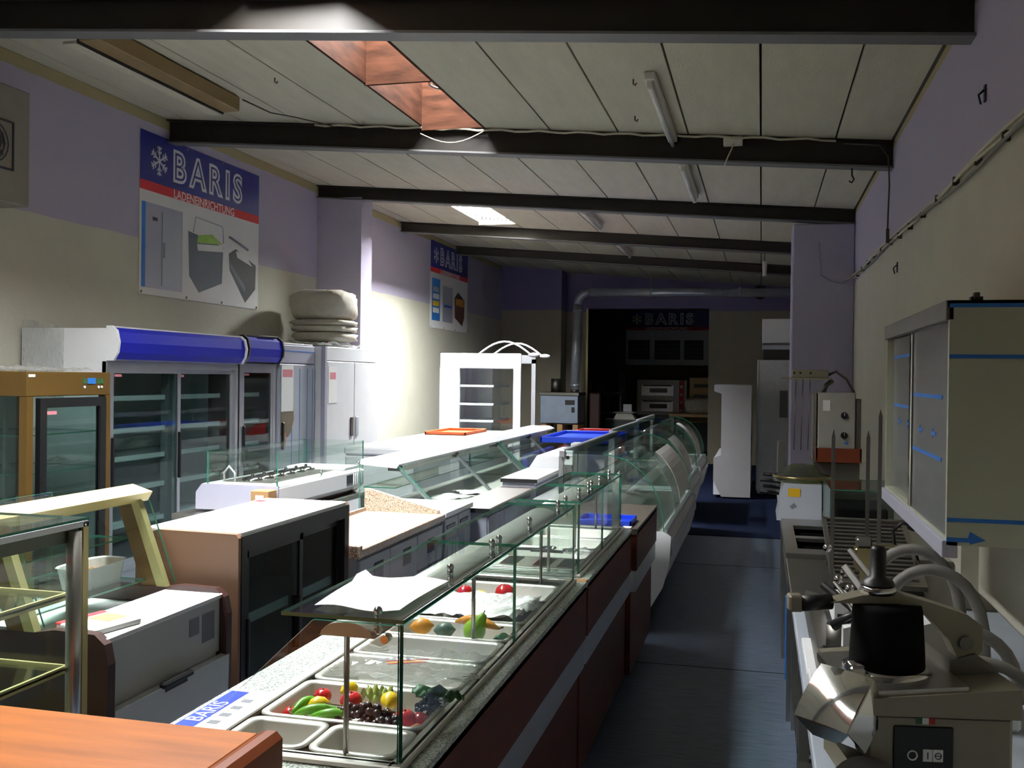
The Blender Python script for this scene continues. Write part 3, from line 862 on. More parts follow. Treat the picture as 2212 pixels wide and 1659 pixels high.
# white lamp bracket with cable at the head of the cooler
t = thing('lamp_bracket', 'white plastic lamp bracket with a loose wire above the first curved cooler', 'bracket', (-1.2, 6.52, 1.166))
part('housing', box(-1.26, -1.2, 6.47, 6.52, 1.066, 1.165, b=.006), white_m, t)
part('screw', G().cyl((-1.235, 6.469, 1.12), (-1.235, 6.464, 1.12), .012, n=10), black_m, t)
part('wire', G().tube([(-1.21, 6.49, 1.07), (-1.2, 6.47, 1.03), (-1.215, 6.46, 1.0), (-1.24, 6.46, 1.01), (-1.25, 6.47, 1.05)], .004, 6), brownink_m, t)

# ------------------------------------------------------------------ foreground wooden desk top
t = thing('wooden_bar', 'orange brown wooden bar top in the near left corner', 'bar', (-1.2, 1.2, 0))
part('top', box(-1.9, -.87, .55, 1.635, .962, 1.0, b=.006), orange_m, t)
part('edge_moulding', G().prism([(-.875, .93), (-.835, .93), (-.83, .94), (-.83, .992), (-.842, 1.004), (-.86, 1.004), (-.875, .998)], 'y', .55, 1.64), orange_e_m, t)
part('side_panel', box(-.875, -.84, .57, 1.62, .0, .935), orange_e_m, t)
part('rear_panel', box(-1.85, -.875, 1.58, 1.615, 0, .962), orange_e_m, t)
part('screw_cap', G().cyl((-.8305, 1.52, .967), (-.828, 1.52, .967), .008, n=12), gold_l_m, t)

# ------------------------------------------------------------------ near glass pastry case with gold profiles
t = thing('pastry_case', 'glass pastry case with gold and steel corner post, nearest on the left', 'display case', (-2.1, 2.05, 0))
X0, X1, YA, YC, ZT = -2.45, -1.80, 1.72, 2.385, 1.235
part('plinth', box(X0, X1, YA, YC, 0, .5), gold_m, t)
for x, y in ((X1, YC), (X1, YA), (X0, YC), (X0, YA)):
    sx = -.022 if x == X1 else .022; sy = -.022 if y == YC else .022
    part('gold_post', box(x, x + sx * .7, y, y + sy, .5, ZT), gold_l_m, t)
part('steel_post', G().cyl((X1 - .012, YC - .045, .5), (X1 - .012, YC - .045, ZT - .02), .02, n=14), steel_m, t)
part('steel_post', G().cyl((X1 - .012, YA + .045, .5), (X1 - .012, YA + .045, ZT - .02), .02, n=14), steel_m, t)
part('top_rail', box(X1 - .02, X1, YA, YC, ZT - .012, ZT + .004), alu_m, t)
part('top_rail', box(X0, X0 + .02, YA, YC, ZT - .012, ZT + .004), alu_m, t)
part('lamp_box', box(X1 - .045, X1 - .02, YA + .02, YC - .02, ZT - .05, ZT - .012), steel_d_m, t)
part('top_glass', pane(X0, X1, YA, YC, ZT + .005, ZT + .012), GL, t)
part('side_glass', pane(X1 - .008, X1 - .002, YA + .03, YC - .03, .52, ZT - .012), GL, t)
part('side_glass', pane(X0 + .002, X0 + .008, YA + .03, YC - .03, .52, ZT - .012), GL, t)
part('end_glass', pane(X0 + .02, X1 - .02, YC - .009, YC - .003, .52, ZT - .012), GL, t)
part('end_glass', pane(X0 + .02, X1 - .02, YA + .003, YA + .009, .52, ZT - .012), GL, t)
for z in (.62, .83, 1.03):
    sh = part('shelf', pane(X0 + .03, X1 - .04, YA + .03, YC - .03, z, z + .006), GL, t)
    part('shelf_edge', box(X0 + .03, X1 - .04, YC - .036, YC - .028, z - .008, z + .012), gold_l_m, sh)
    part('shelf_edge', box(X1 - .048, X1 - .04, YA + .03, YC - .03, z - .008, z + .012), gold_l_m, sh)
part('deck', box(X0 + .02, X1 - .02, YA + .02, YC - .02, .5, .52), gold_m, t)
part('corner_cap', G().ball((X1 - .01, YC - .012, ZT - .005), .012, 10, 6), chrome_m, t)

# ------------------------------------------------------------------ low display with gold lamp canopy, white back with flap, brown ends
shaded_white_m = mat('shaded_white_enamel', (182, 187, 188), .38, var=.03)  # white enamel greyed to put the shade into the service front
t = thing('lamp_display', 'low pastry display with gold lamp canopy and white service side with brown rounded ends', 'display case', (-2.2, 2.9, 0))
YA, YC = 2.56, 3.27
part('body', box(-2.62, -1.905, YA + .03, YC - .03, .06, .80), white_m, t)
part('plinth', box(-2.55, -1.95, YA + .06, YC - .06, 0, .06), blackr_m, t)
part('worktop', box(-2.12, -1.885, YA + .025, YC - .025, .835, .852, b=.003), white_g_m, t)
part('upper_panel', box(-1.905, -1.893, YA + .035, YC - .035, .645, .835), shaded_white_m, t)
fp = part('flap', G().prism([(-1.9, .30), (-1.868, .30), (-1.86, .632), (-1.885, .636), (-1.9, .62)], 'y', YA + .035, YC - .02), shaded_white_m, t)
part('handle', G().box(-1.872, -1.845, 2.83, 3.0, .628, .648, b=.006).box(-1.878, -1.86, 2.85, 2.98, .612, .632), black_m, fp)
for y in (YA, YC - .035):
    pr = [(-2.63, .0), (-1.87, .0), (-1.862, .78), (-1.875, .84), (-1.91, .868), (-2.05, .872), (-2.12, .86), (-2.63, .86)]
    part('end_cap', G().prism(pr, 'y', y, y + .035), brownend_m, t)
part('rating_plate', box(-1.893, -1.891, 3.12, 3.2, .7, .8), inkg_m, t)
part('rating_plate', box(-1.893, -1.891, 3.04, 3.1, .74, .8), inkg_m, t)
# display upper part
cp = part('canopy', G().prism([(-2.36, 1.185), (-2.245, 1.165), (-2.225, 1.2), (-2.31, 1.225), (-2.36, 1.215)], 'y', YA - .03, YC + .045), gold_l_m, t)
part('lamp_tube', G().cyl((-2.31, YA, 1.178), (-2.31, YC, 1.178), .012, n=10), tube_m, cp)
for y in (YA, YC - .03):
    part('sloping_post', G().prism([(-2.27, 1.175), (-2.235, 1.17), (-2.118, .86), (-2.155, .86)], 'y', y, y + .03), gold_l_m, t)
    part('side_panel', G().prism([(-2.335, 1.185), (-2.27, 1.175), (-2.155, .86), (-2.22, .86)], 'y', y + .005, y + .025), gold_m, t)
part('front_glass', slabpane([(-2.225, 1.17), (-2.219, 1.172), (-2.105, .87), (-2.111, .868)], YA + .03, YC + .02), GL, t)
part('shelf', pane(-2.6, -2.28, YA + .03, YC - .03, 1.03, 1.036), GL, t)
part('shelf', pane(-2.6, -2.2, YA + .03, YC - .03, .88, .886), GL, t)
part('far_glass', pane(-2.61, -2.604, YA + .03, YC - .03, .86, 1.19), GL, t)
t = thing('food_tub', 'white tub with yellow bits inside the gold lit display', 'tub', (-2.32, 3.08, .886))
g = G()
def tub(s0, s1, z0, z1, cx, cy, wx, wy):
    g = G(); v = []
    for s_, z in ((s0, z0), (s1, z1), (s1 + .012, z1), (s1 + .012, z1 - .006), (s1, z1 - .006)):
        pass
    rings = [(s0, z0), (s1, z1), (s1 + .06, z1 + .002), (s1 - .02, z1 - .002), (s0 - .02, z0 + .01)]
    for s_, z in rings:
        n = 20
        for k in range(n):
            a = 2 * PI * k / n
            c_, s2 = math.cos(a), math.sin(a)
            q = (abs(c_) ** 4 + abs(s2) ** 4) ** -.25
            v.append((cx + wx * s_ * c_ * q, cy + wy * s_ * s2 * q, z))
    n = 20
    f = [(i * n + j, i * n + (j + 1) % n, (i + 1) * n + (j + 1) % n, (i + 1) * n + j) for i in range(len(rings) - 1) for j in range(n)]
    f.append(tuple(range(n))); f.append(tuple(range(4 * n, 5 * n)))
    return g.add(v, f)
part('tub', tub(.85, 1, .888, .965, -2.31, 3.08, .07, .13), white_m, t)
part('contents', crumple(-2.36, -2.26, 2.98, 3.18, .925, .02, 9, 12, 12), mango_m, t)
t = thing('notepad', 'white notepad with red edge and tan cover on the white display worktop', 'notepad', (-1.98, 2.72, .852))
part('pages', G().box(-2.08, -1.91, 2.61, 2.79, .853, .872, b=.003).xf(Matrix.Translation((-1.98, 2.72, 0)) @ Matrix.Rotation(R(-12), 4, 'Z') @ Matrix.Translation((1.98, -2.72, 0))), paper_m, t)
part('spine', G().box(-2.085, -2.06, 2.61, 2.79, .8525, .875, b=.003).xf(Matrix.Translation((-1.98, 2.72, 0)) @ Matrix.Rotation(R(-12), 4, 'Z') @ Matrix.Translation((1.98, -2.72, 0))), redlab_m, t)
part('cover_label', G().box(-2.05, -1.96, 2.7, 2.78, .872, .8735).xf(Matrix.Translation((-1.98, 2.72, 0)) @ Matrix.Rotation(R(-12), 4, 'Z') @ Matrix.Translation((1.98, -2.72, 0))), card_m, t)

# ------------------------------------------------------------------ brown back bar cooler
t = thing('back_bar_cooler', 'brown back bar cooler with black sliding glass doors and white top', 'cooler', (-2.08, 3.85, 0))
YA, YC, XF, XB, ZT = 3.335, 4.36, -1.875, -2.31, 1.05
for y in (YA, YC - .035):
    pr = [(XB, .04), (XF - .01, .04), (XF, .06), (XF, ZT - .015), (XF - .012, ZT), (XB + .1, ZT + .004), (XB + .03, ZT - .015), (XB, ZT - .06)]
    part('side_panel', G().prism(pr, 'y', y, y + .035), brownlam_m, t)
part('top', box(XB + .02, XF - .004, YA + .03, YC - .03, ZT - .02, ZT + .006, b=.004), white_g_m, t)
part('rear_panel', box(XB, XB + .02, YA + .035, YC - .035, .06, ZT - .02), intgrey_m, t)
part('base', box(XB, XF - .02, YA + .035, YC - .035, .04, .16), black_m, t)
part('front_frame', G().box(XF - .03, XF + .004, YA + .02, YC - .02, ZT - .07, ZT - .01).box(XF - .03, XF + .004, YA + .02, YC - .02, .16, .2).box(XF - .03, XF + .004, YA + .02, YA + .06, .2, ZT - .07).box(XF - .03, XF + .004, YC - .06, YC - .02, .2, ZT - .07), black_m, t)
ym = (YA + YC) / 2
for k, (a, b, dx) in enumerate(((YA + .055, ym + .03, .0), (ym - .03, YC - .055, -.022))):
    d = part('sliding_door', G().box(XF - .016 + dx, XF - .002 + dx, a, b, ZT - .1, ZT - .07).box(XF - .016 + dx, XF - .002 + dx, a, b, .2, .24).box(XF - .016 + dx, XF - .002 + dx, a, a + .03, .2, ZT - .07).box(XF - .016 + dx, XF - .002 + dx, b - .03, b, .2, ZT - .07), black_m, t)
    part('door_glass', pane(XF - .011 + dx, XF - .006 + dx, a + .03, b - .03, .24, ZT - .1), [glassd_m, gedge_m], d)
    part('handle', box(XF - .004 + dx, XF + .012, a + .004, a + .022, .5, .72, b=.004), black_m, d)
for z in (.42, .68):
    sh = part('shelf', box(XB + .03, XF - .07, YA + .04, YC - .04, z, z + .008), alu_m, t)
    part('shelf_lip', box(XF - .07, XF - .062, YA + .04, YC - .04, z - .01, z + .03), white_m, sh)
part('interior_panel', box(XB + .02, XB + .024, YA + .036, YC - .036, .17, ZT - .03), intdark_m, t)
t = thing('leaflet', 'small red and white leaflet lying on the white top of the brown cooler', 'leaflet', (-2.25, 4.2, ZT + .007))
part('sheet', box(-2.28, -2.2, 4.15, 4.27, ZT + .007, ZT + .009), paper_m, t)
part('print', box(-2.27, -2.22, 4.16, 4.22, ZT + .009, ZT + .0098), redlab_m, t)

# ------------------------------------------------------------------ granite prep counter with drawers
t = thing('granite_prep_counter', 'steel prep counter with pink granite top and splash plates', 'counter', (-2.15, 5.05, 0))
YA, YC, XF, XB = 4.4, 5.70, -1.83, -2.34
part('body', box(XB, XF - .03, YA, YC, .12, .775), greyp_m, t)
part('worktop', box(XB - .01, XF, YA - .01, YC, .78, .82, b=.004), granite_p_m, t)
part('side_splash', G().prism([(XB, .82), (XF - .03, .82), (XF - .04, .842), (XB + .03, .955), (XB, .955)], 'y', YC - .03, YC), granite_p_m, t)
part('rear_splash', box(XB - .01, XB + .01, YA, YC - .03, .82, .84), granite_p_m, t)
part('near_lip', box(XF - .09, XF - .001, YA - .012, YA + .02, .775, .838, b=.003), granite_p_m, t)
for a, b in ((YA + .02, YA + .41), (YA + .42, YA + .83)):
    d = part('door', box(XF - .03, XF - .012, a, b, .16, .76, b=.003), greyp_m, t)
    part('handle', box(XF - .014, XF - .008, (a + b) / 2 - .02, (a + b) / 2 + .1, .63, .72, b=.004), inkd_m, d)
for z0, z1 in ((.56, .76), (.34, .55), (.16, .33)):
    d = part('drawer', box(XF - .03, XF - .012, YA + .84, YC - .02, z0, z1, b=.003), greyp_m, t)
    part('handle', box(XF - .014, XF - .008, YA + 1.0, YA + 1.12, z0 + .07, z0 + .15, b=.004), inkd_m, d)
for x in (XF - .08, XB + .05):
    for y in (YA + .05, YC - .05):
        part('foot', G().cyl((x, y, 0), (x, y, .12), .022, n=10), steel_d_m, t)
# next cabinet: white top, two doors
t = thing('white_top_cabinet', 'grey two door cabinet with white top beside the granite counter', 'cabinet', (-2.1, 6.0, 0))
part('body', box(-2.35, -1.86, 5.72, 6.28, .1, .79), greyp_m, t)
part('top', box(-2.37, -1.83, 5.71, 6.29, .79, .825, b=.004), white_g_m, t)
part('plinth', box(-2.3, -1.92, 5.75, 6.25, 0, .1), blackr_m, t)
for a, b in ((5.73, 5.995), (6.005, 6.27)):
    d = part('door', box(-1.86, -1.842, a, b, .13, .78, b=.003), greyp_m, t)
    part('handle', box(-1.845, -1.838, a + .03, b - .06, .715, .74, b=.003), black_m, d)

# ------------------------------------------------------------------ service side counters farther back
def service_counter(y0, y1, xf, xb, z, label, top_m, front_m, n, tilt=0.0, edge=black_m):
    t = thing('service_counter', label, 'counter', ((xf + xb) / 2, (y0 + y1) / 2, 0), 'service side counters of the middle row')
    part('body', box(xb + .01, xf - .03, y0 + .03, y1, .1, z - .035), front_m, t)
    part('plinth', box(xb + .05, xf - .08, y0 + .06, y1, 0, .1), blackr_m, t)
    part('top', box(xb, xf, y0, y1, z - .03, z, b=.003), top_m, t)
    part('near_edge', box(xb, xf, y0 - .006, y0 + .0, z - .032, z - .002), edge, t)
    w = (y1 - y0 - .06) / n
    for k in range(n):
        part('door', box(xf - .032, xf - .018, y0 + .04 + k * w, y0 + .03 + (k + 1) * w, .14, z - .06, b=.003), greyp_m if k % 2 else front_m, t)
    return t
lilacgrey_m = mat('lilac_grey_panel', (168, 168, 184), .5, var=.04)
service_counter(6.31, 7.62, -1.72, -2.0, .78, 'service counter with grey brown worktop and black near edge', granite_g_m, lilacgrey_m, 3)
service_counter(7.64, 8.62, -1.70, -2.0, .845, 'service counter with raised white top behind the grey brown worktop', white_g_m, lilacgrey_m, 2)
t = thing('white_hood_unit', 'white box with sloped left side beyond the raised white service counter', 'cabinet', (-1.85, 9.3, 0))
part('hood', G().prism([(-2.0, .1), (-1.7, .1), (-1.7, .945), (-1.93, .95), (-2.0, .84)], 'y', 8.64, 9.9), white_m, t)
part('plinth', box(-1.95, -1.78, 8.7, 9.85, 0, .1), blackr_m, t)
part('end_box', box(-1.82, -1.72, 9.68, 9.88, .946, 1.0, b=.006), white_g_m, t)
part('seam', box(-1.699, -1.696, 9.4, 9.41, .12, .93), grey_d_m, t)
t = thing('steel_shelf_board', 'narrow grey shelf board along the aisle side of the white box', 'shelf', (-1.55, 8.6, 0))
part('board', box(-1.68, -1.5, 7.4, 9.15, .70, .72, b=.003), white_m, t)
part('leg', box(-1.66, -1.63, 7.45, 7.49, 0, .70), lilacgrey_m, t)
part('leg', box(-1.66, -1.63, 9.05, 9.09, 0, .70), lilacgrey_m, t)

def slanted_display(y0, y1, label, xb=-2.66, xf=-2.02):
    t = thing('slanted_display', label, 'display case', ((xb + xf) / 2, (y0 + y1) / 2, 0), 'glass displays with slanted panes')
    part('body', box(xb, xf, y0, y1, .1, .72), white_m, t)
    part('plinth', box(xb + .06, xf - .06, y0 + .05, y1 - .05, 0, .1), blackr_m, t)
    part('deck', box(xb + .03, xf - .03, y0 + .03, y1 - .03, .72, .735), steel_m, t)
    part('canopy', G().prism([(-2.64, 1.04), (-2.38, 1.02), (-2.36, 1.05), (-2.42, 1.075), (-2.64, 1.075)], 'y', y0, y1), white_g_m, t)
    lp = part('lamp_bar', box(-2.45, -2.4, y0 + .25, y1 - .2, .985, 1.02, b=.006), tube_m, t)
    for y in (y0 + .02, (y0 + y1) / 2, y1 - .05):
        part('slanted_post', G().prism([(-2.40, 1.03), (-2.375, 1.03), (-2.07, .74), (-2.1, .74)], 'y', y, y + .035), alu_m, t)
        part('post_cap', box(-2.45, -2.36, y - .004, y + .045, 1.0, 1.035, b=.004), grey_d_m, t)
    part('slanted_glass', slabpane([(-2.37, 1.035), (-2.364, 1.038), (-2.045, .738), (-2.051, .735)], y0 + .01, y1 - .01), GL, t)
    sd = [(-2.64, 1.04), (-2.38, 1.03), (-2.06, .738), (-2.64, .738)]
    part('side_glass', polypane(sd, 'y', y0 + .004, y0 + .01), GL, t)
    part('side_glass', polypane(sd, 'y', y1 - .01, y1 - .004), GL, t)
    part('rear_glass', pane(-2.65, -2.644, y0, y1, .74, 1.04), GL, t)
    part('shelf', pane(-2.63, -2.4, y0 + .03, y1 - .03, .88, .887), GL, t)
    for y in (y0 + .3, y1 - .3):
        part('shelf_bracket', box(-2.64, -2.45, y, y + .01, .865, .88), alu_m, t)
    return t
slanted_display(6.32, 8.95, 'nearest slanted glass display with white lamp canopy behind the granite counter')
slanted_display(8.98, 11.5, 'farther slanted glass display with white lamp canopy')
solo('lamp_strip', G().box(-2.58, -2.46, 9.35, 10.6, .889, .905, b=.004), tube_m, 'pale lamp strip lying inside the farther slanted display', 'lamp')
for k, (x, y, w, l, a) in enumerate(((-2.25, 6.75, .26, .4, 12), (-2.3, 7.15, .3, .36, -20), (-2.2, 7.5, .22, .3, 35))):
    g = crumple(-w / 2, w / 2, -l / 2, l / 2, 0, .012, 20 + k, 10, 10).xf(Matrix.Translation((x, y, .738)) @ Matrix.Rotation(R(a), 4, 'Z'))
    solo('paper_scrap', g, paper_m, ['crumpled white paper at the near end of the slanted display deck', 'crumpled white paper in the middle of the slanted display deck', 'small crumpled white paper at the far end of the slanted display deck'][k], 'paper')

# blue tray on a glass topped case, red crate behind it
t = thing('glass_top_case', 'white low case under the large blue tray', 'display case', (-1.8, 10.0, 0))
part('body', box(-2.0, -1.58, 10.35, 11.35, .1, .93, b=.01), white_m, t)
part('plinth', box(-1.95, -1.63, 10.42, 11.3, 0, .1), blackr_m, t)
part('glass_lid', pane(-2.01, -1.57, 10.34, 11.36, .935, .943), GL, t)
t = thing('serving_tray', 'large shallow bright blue plastic tray beside the curved coolers', 'tray', (-1.8, 10.6, .95))
part('base', box(-2.16, -1.47, 9.9, 11.2, 1.0, 1.01), bluep_m, t)
for a in ((-2.18, -1.45, 9.88, 9.91), (-2.18, -1.45, 11.19, 11.22), (-2.18, -2.15, 9.88, 11.22), (-1.48, -1.45, 9.88, 11.22)):
    part('rim', box(*a, .985, 1.045, b=.008), bluep_m, t)
for y in (10.45, 11.0):
    part('batten', box(-2.0, -1.6, y, y + .05, .944, 1.0), bluep_m, t)
t = thing('plastic_crate', 'red plastic crate behind the blue tray', 'crate', (-1.75, 11.9, 0))
for a in ((-2.15, -1.62, 11.6, 11.62), (-2.15, -1.62, 12.18, 12.2), (-2.15, -2.13, 11.6, 12.2), (-1.64, -1.62, 11.6, 12.2)):
    part('wall', box(*a, .75, 1.02, b=.004), redp_m, t)
part('base', box(-2.15, -1.62, 11.6, 12.2, .742, .76), redp_m, t)
t = thing('storage_table', 'low white table carrying the red crate', 'table', (-1.8, 11.9, 0))
part('top', box(-2.2, -1.61, 11.5, 12.3, .7, .74, b=.004), white_m, t)
for x in (-2.15, -1.67):
    for y in (11.56, 12.22):
        part('leg', box(x, x + .04, y, y + .04, 0, .7), white_m, t)

# ------------------------------------------------------------------ countertop topping unit behind the granite counter
t = thing('steel_table', 'steel table carrying the white topping unit', 'table', (-2.95, 5.9, 0))
part('top', box(-3.3, -2.68, 5.1, 6.6, .8, .835, b=.003), steel_m, t)
for x in (-3.27, -2.72):
    for y in (5.14, 6.52):
        part('leg', box(x, x + .035, y, y + .035, 0, .8), steel_m, t)
part('shelf', box(-3.25, -2.7, 5.16, 6.52, .25, .265), steel_m, t)
t = thing('topping_unit', 'white refrigerated topping unit with glass guard and round lids behind the brown cooler', 'topping unit', (-2.92, 5.88, .835))
YA, YC = 5.24, 6.50
part('body', G().prism([(-3.18, .86), (-2.72, .86), (-2.69, .89), (-2.69, .985), (-2.72, 1.0), (-3.18, 1.0)], 'y', YA, YC), white_g_m, t)
part('foot_rail', G().prism([(-3.1, .836), (-2.74, .836), (-2.72, .86), (-3.12, .86)], 'y', YA + .03, YC - .03), brownend_m, t)
part('near_end', G().prism([(-3.22, .85), (-2.72, .85), (-2.69, .88), (-2.69, 1.0), (-3.18, 1.0), (-3.22, .95)], 'y', YA - .015, YA), lilacgrey_m, t)
part('well', box(-3.12, -2.8, YA + .12, YC - .28, 1.0, 1.006), steel_d_m, t)
for k in range(6):
    l = part('round_lid', G().lathe([(.062, 0), (.06, .01), (.03, .022), (.001, .024)], (-2.97, YA + .2 + k * .145, 1.006), 16), chrome_m, t)
    part('knob', G().cyl((-2.97, YA + .2 + k * .145, 1.028), (-2.97, YA + .2 + k * .145, 1.045), .01, n=8), black_m, l)
part('motor_cover', box(-3.15, -2.72, YC - .26, YC - .02, 1.0, 1.02, b=.004), white_m, t)
vent = part('vent_grille', box(-2.691, -2.688, YC - .3, YC - .03, .9, .975), inkg_m, t)
for k in range(5):
    part('vent_slat', box(-2.688, -2.683, YC - .19 + k * .032, YC - .178 + k * .032, .9, .975), white_m, vent)
part('rating_label', box(-2.689, -2.6865, YC - .3, YC - .2, .915, .97), inkd_m, t)
part('front_glass', pane(-2.70, -2.694, YA - .01, YC, 1.0, 1.19), GL, t)
part('rear_glass', pane(-3.15, -3.144, YA - .01, YC, 1.0, 1.19), GL, t)
part('end_glass', pane(-3.14, -2.70, YA - .012, YA - .006, 1.0, 1.19), GL, t)
part('end_glass', pane(-3.14, -2.70, YC - .006, YC, 1.0, 1.19), GL, t)
for y in (YA + .03, (YA + YC) / 2, YC - .03):
    part('glass_stud', G().cyl((-2.72, y, 1.0), (-2.72, y, 1.03), .008, n=8).ball((-2.72, y, 1.035), .012, 8, 6), chrome_m, t)
part('cord', G().tube([(-3.1, YA + .1, 1.01), (-3.08, YA + .06, 1.06), (-3.04, YA + .05, 1.1), (-3.01, YA + .06, 1.06), (-3.02, YA + .08, 1.01)], .006, 6), white_m, t)
t = thing('carton', 'small brown carton with white label at the near end of the topping unit', 'carton', (-2.72, 5.16, .835))
part('box', box(-2.8, -2.69, 5.11, 5.21, .836, .985, b=.003), card_m, t)
part('label', box(-2.77, -2.72, 5.108, 5.11, .92, .96), paper_m, t)

# ------------------------------------------------------------------ chest freezers by the lit wall
def chest(x0, x1, y0, y1, z, label):
    t = thing('chest_freezer', label, 'freezer', ((x0 + x1) / 2, (y0 + y1) / 2, 0), 'white chest freezers by the left wall')
    part('body', box(x0, x1, y0, y1, .08, z - .08, b=.015), white_m, t)
    part('lid', box(x0 - .01, x1 + .01, y0 - .01, y1 + .01, z - .075, z, b=.018), white_g_m, t)
    part('seal', box(x0 + .01, x1 - .01, y0 + .01, y1 - .01, z - .08, z - .075), grey_d_m, t)
    part('base', box(x0 + .03, x1 - .03, y0 + .03, y1 - .03, 0, .08), blackr_m, t)
    part('handle', box(x1 + .01, x1 + .03, (y0 + y1) / 2 - .1, (y0 + y1) / 2 + .1, z - .05, z - .02, b=.005), greyp_m, t)
    return t
chest(-3.75, -3.08, 8.6, 9.75, .98, 'white chest freezer next to the slanted displays')
chest(-3.9, -3.1, 10.1, 12.2, .96, 'long white chest freezer in front of the lit left wall')
t = thing('plastic_tray', 'orange plastic tray lid lying on the long chest freezer', 'tray', (-3.6, 11.3, .96))
part('base', box(-3.8, -3.3, 11.0, 11.9, .962, .97), orangep_m, t)
for a in ((-3.8, -3.3, 11.0, 11.02), (-3.8, -3.3, 11.88, 11.9), (-3.8, -3.78, 11.0, 11.9), (-3.32, -3.3, 11.0, 11.9)):
    part('rim', box(*a, .962, 1.0, b=.003), orangep_m, t)

# ------------------------------------------------------------------ tall white open display with lamp arms
t = thing('open_display', 'tall white open shelf display with glass side and two curved lamp arms', 'display', (-3.7, 13.5, 0))
X0, X1, YA, YC, ZT = -4.28, -3.14, 13.0, 13.95, 1.96
part('near_frame', G().box(X0, X1, YA, YA + .05, ZT - .21, ZT, b=.012).box(X0, X0 + .28, YA, YA + .05, .1, ZT - .2).box(X1 - .1, X1, YA, YA + .05, .1, ZT - .2).box(X0 + .27, X1 - .09, YA, YA + .05, .1, .82), white_g_m, t)
part('side_glass', pane(X0 + .28, X1 - .1, YA + .02, YA + .028, .82, ZT - .2), GL, t)
part('rear_panel', box(X0, X0 + .1, YA + .05, YC, .1, ZT), white_m, t)
part('top', box(X0, X1 - .3, YA + .05, YC, ZT - .06, ZT - .005), white_m, t)
part('base', box(X0, X1 - .02, YA + .05, YC, .1, .8), white_m, t)
part('plinth', box(X0 + .05, X1 - .1, YA + .05, YC - .05, 0, .1), blackr_m, t)
part('far_frame', G().box(X1 - .06, X1, YC - .04, YC, .8, ZT - .06).box(X0, X1, YC - .04, YC, ZT - .12, ZT).box(X0 + .1, X0 + .5, YC - .04, YC, .8, ZT), alu_m, t)
for z in (1.02, 1.25, 1.5):
    sh = part('shelf', box(X0 + .1, X0 + .75, YA + .055, YC - .045, z, z + .03, b=.003), white_g_m, t)
    part('price_rail', box(X0 + .75, X0 + .757, YA + .055, YC - .045, z, z + .035), grey_d_m, sh)
for y in (YA + .12, YC - .12):
    pts = [(-3.78 + .075 * k, y, ZT - .02 + .2 * math.sin(PI * k / 10.6) - .003 * k) for k in range(11)]
    arm = part('lamp_arm', G().tube(pts, .013, 10), white_g_m, t)
    part('lamp_head', G().ball((-2.99, y, ZT - .015), (.075, .04, .03), 14, 8), white_g_m, arm)

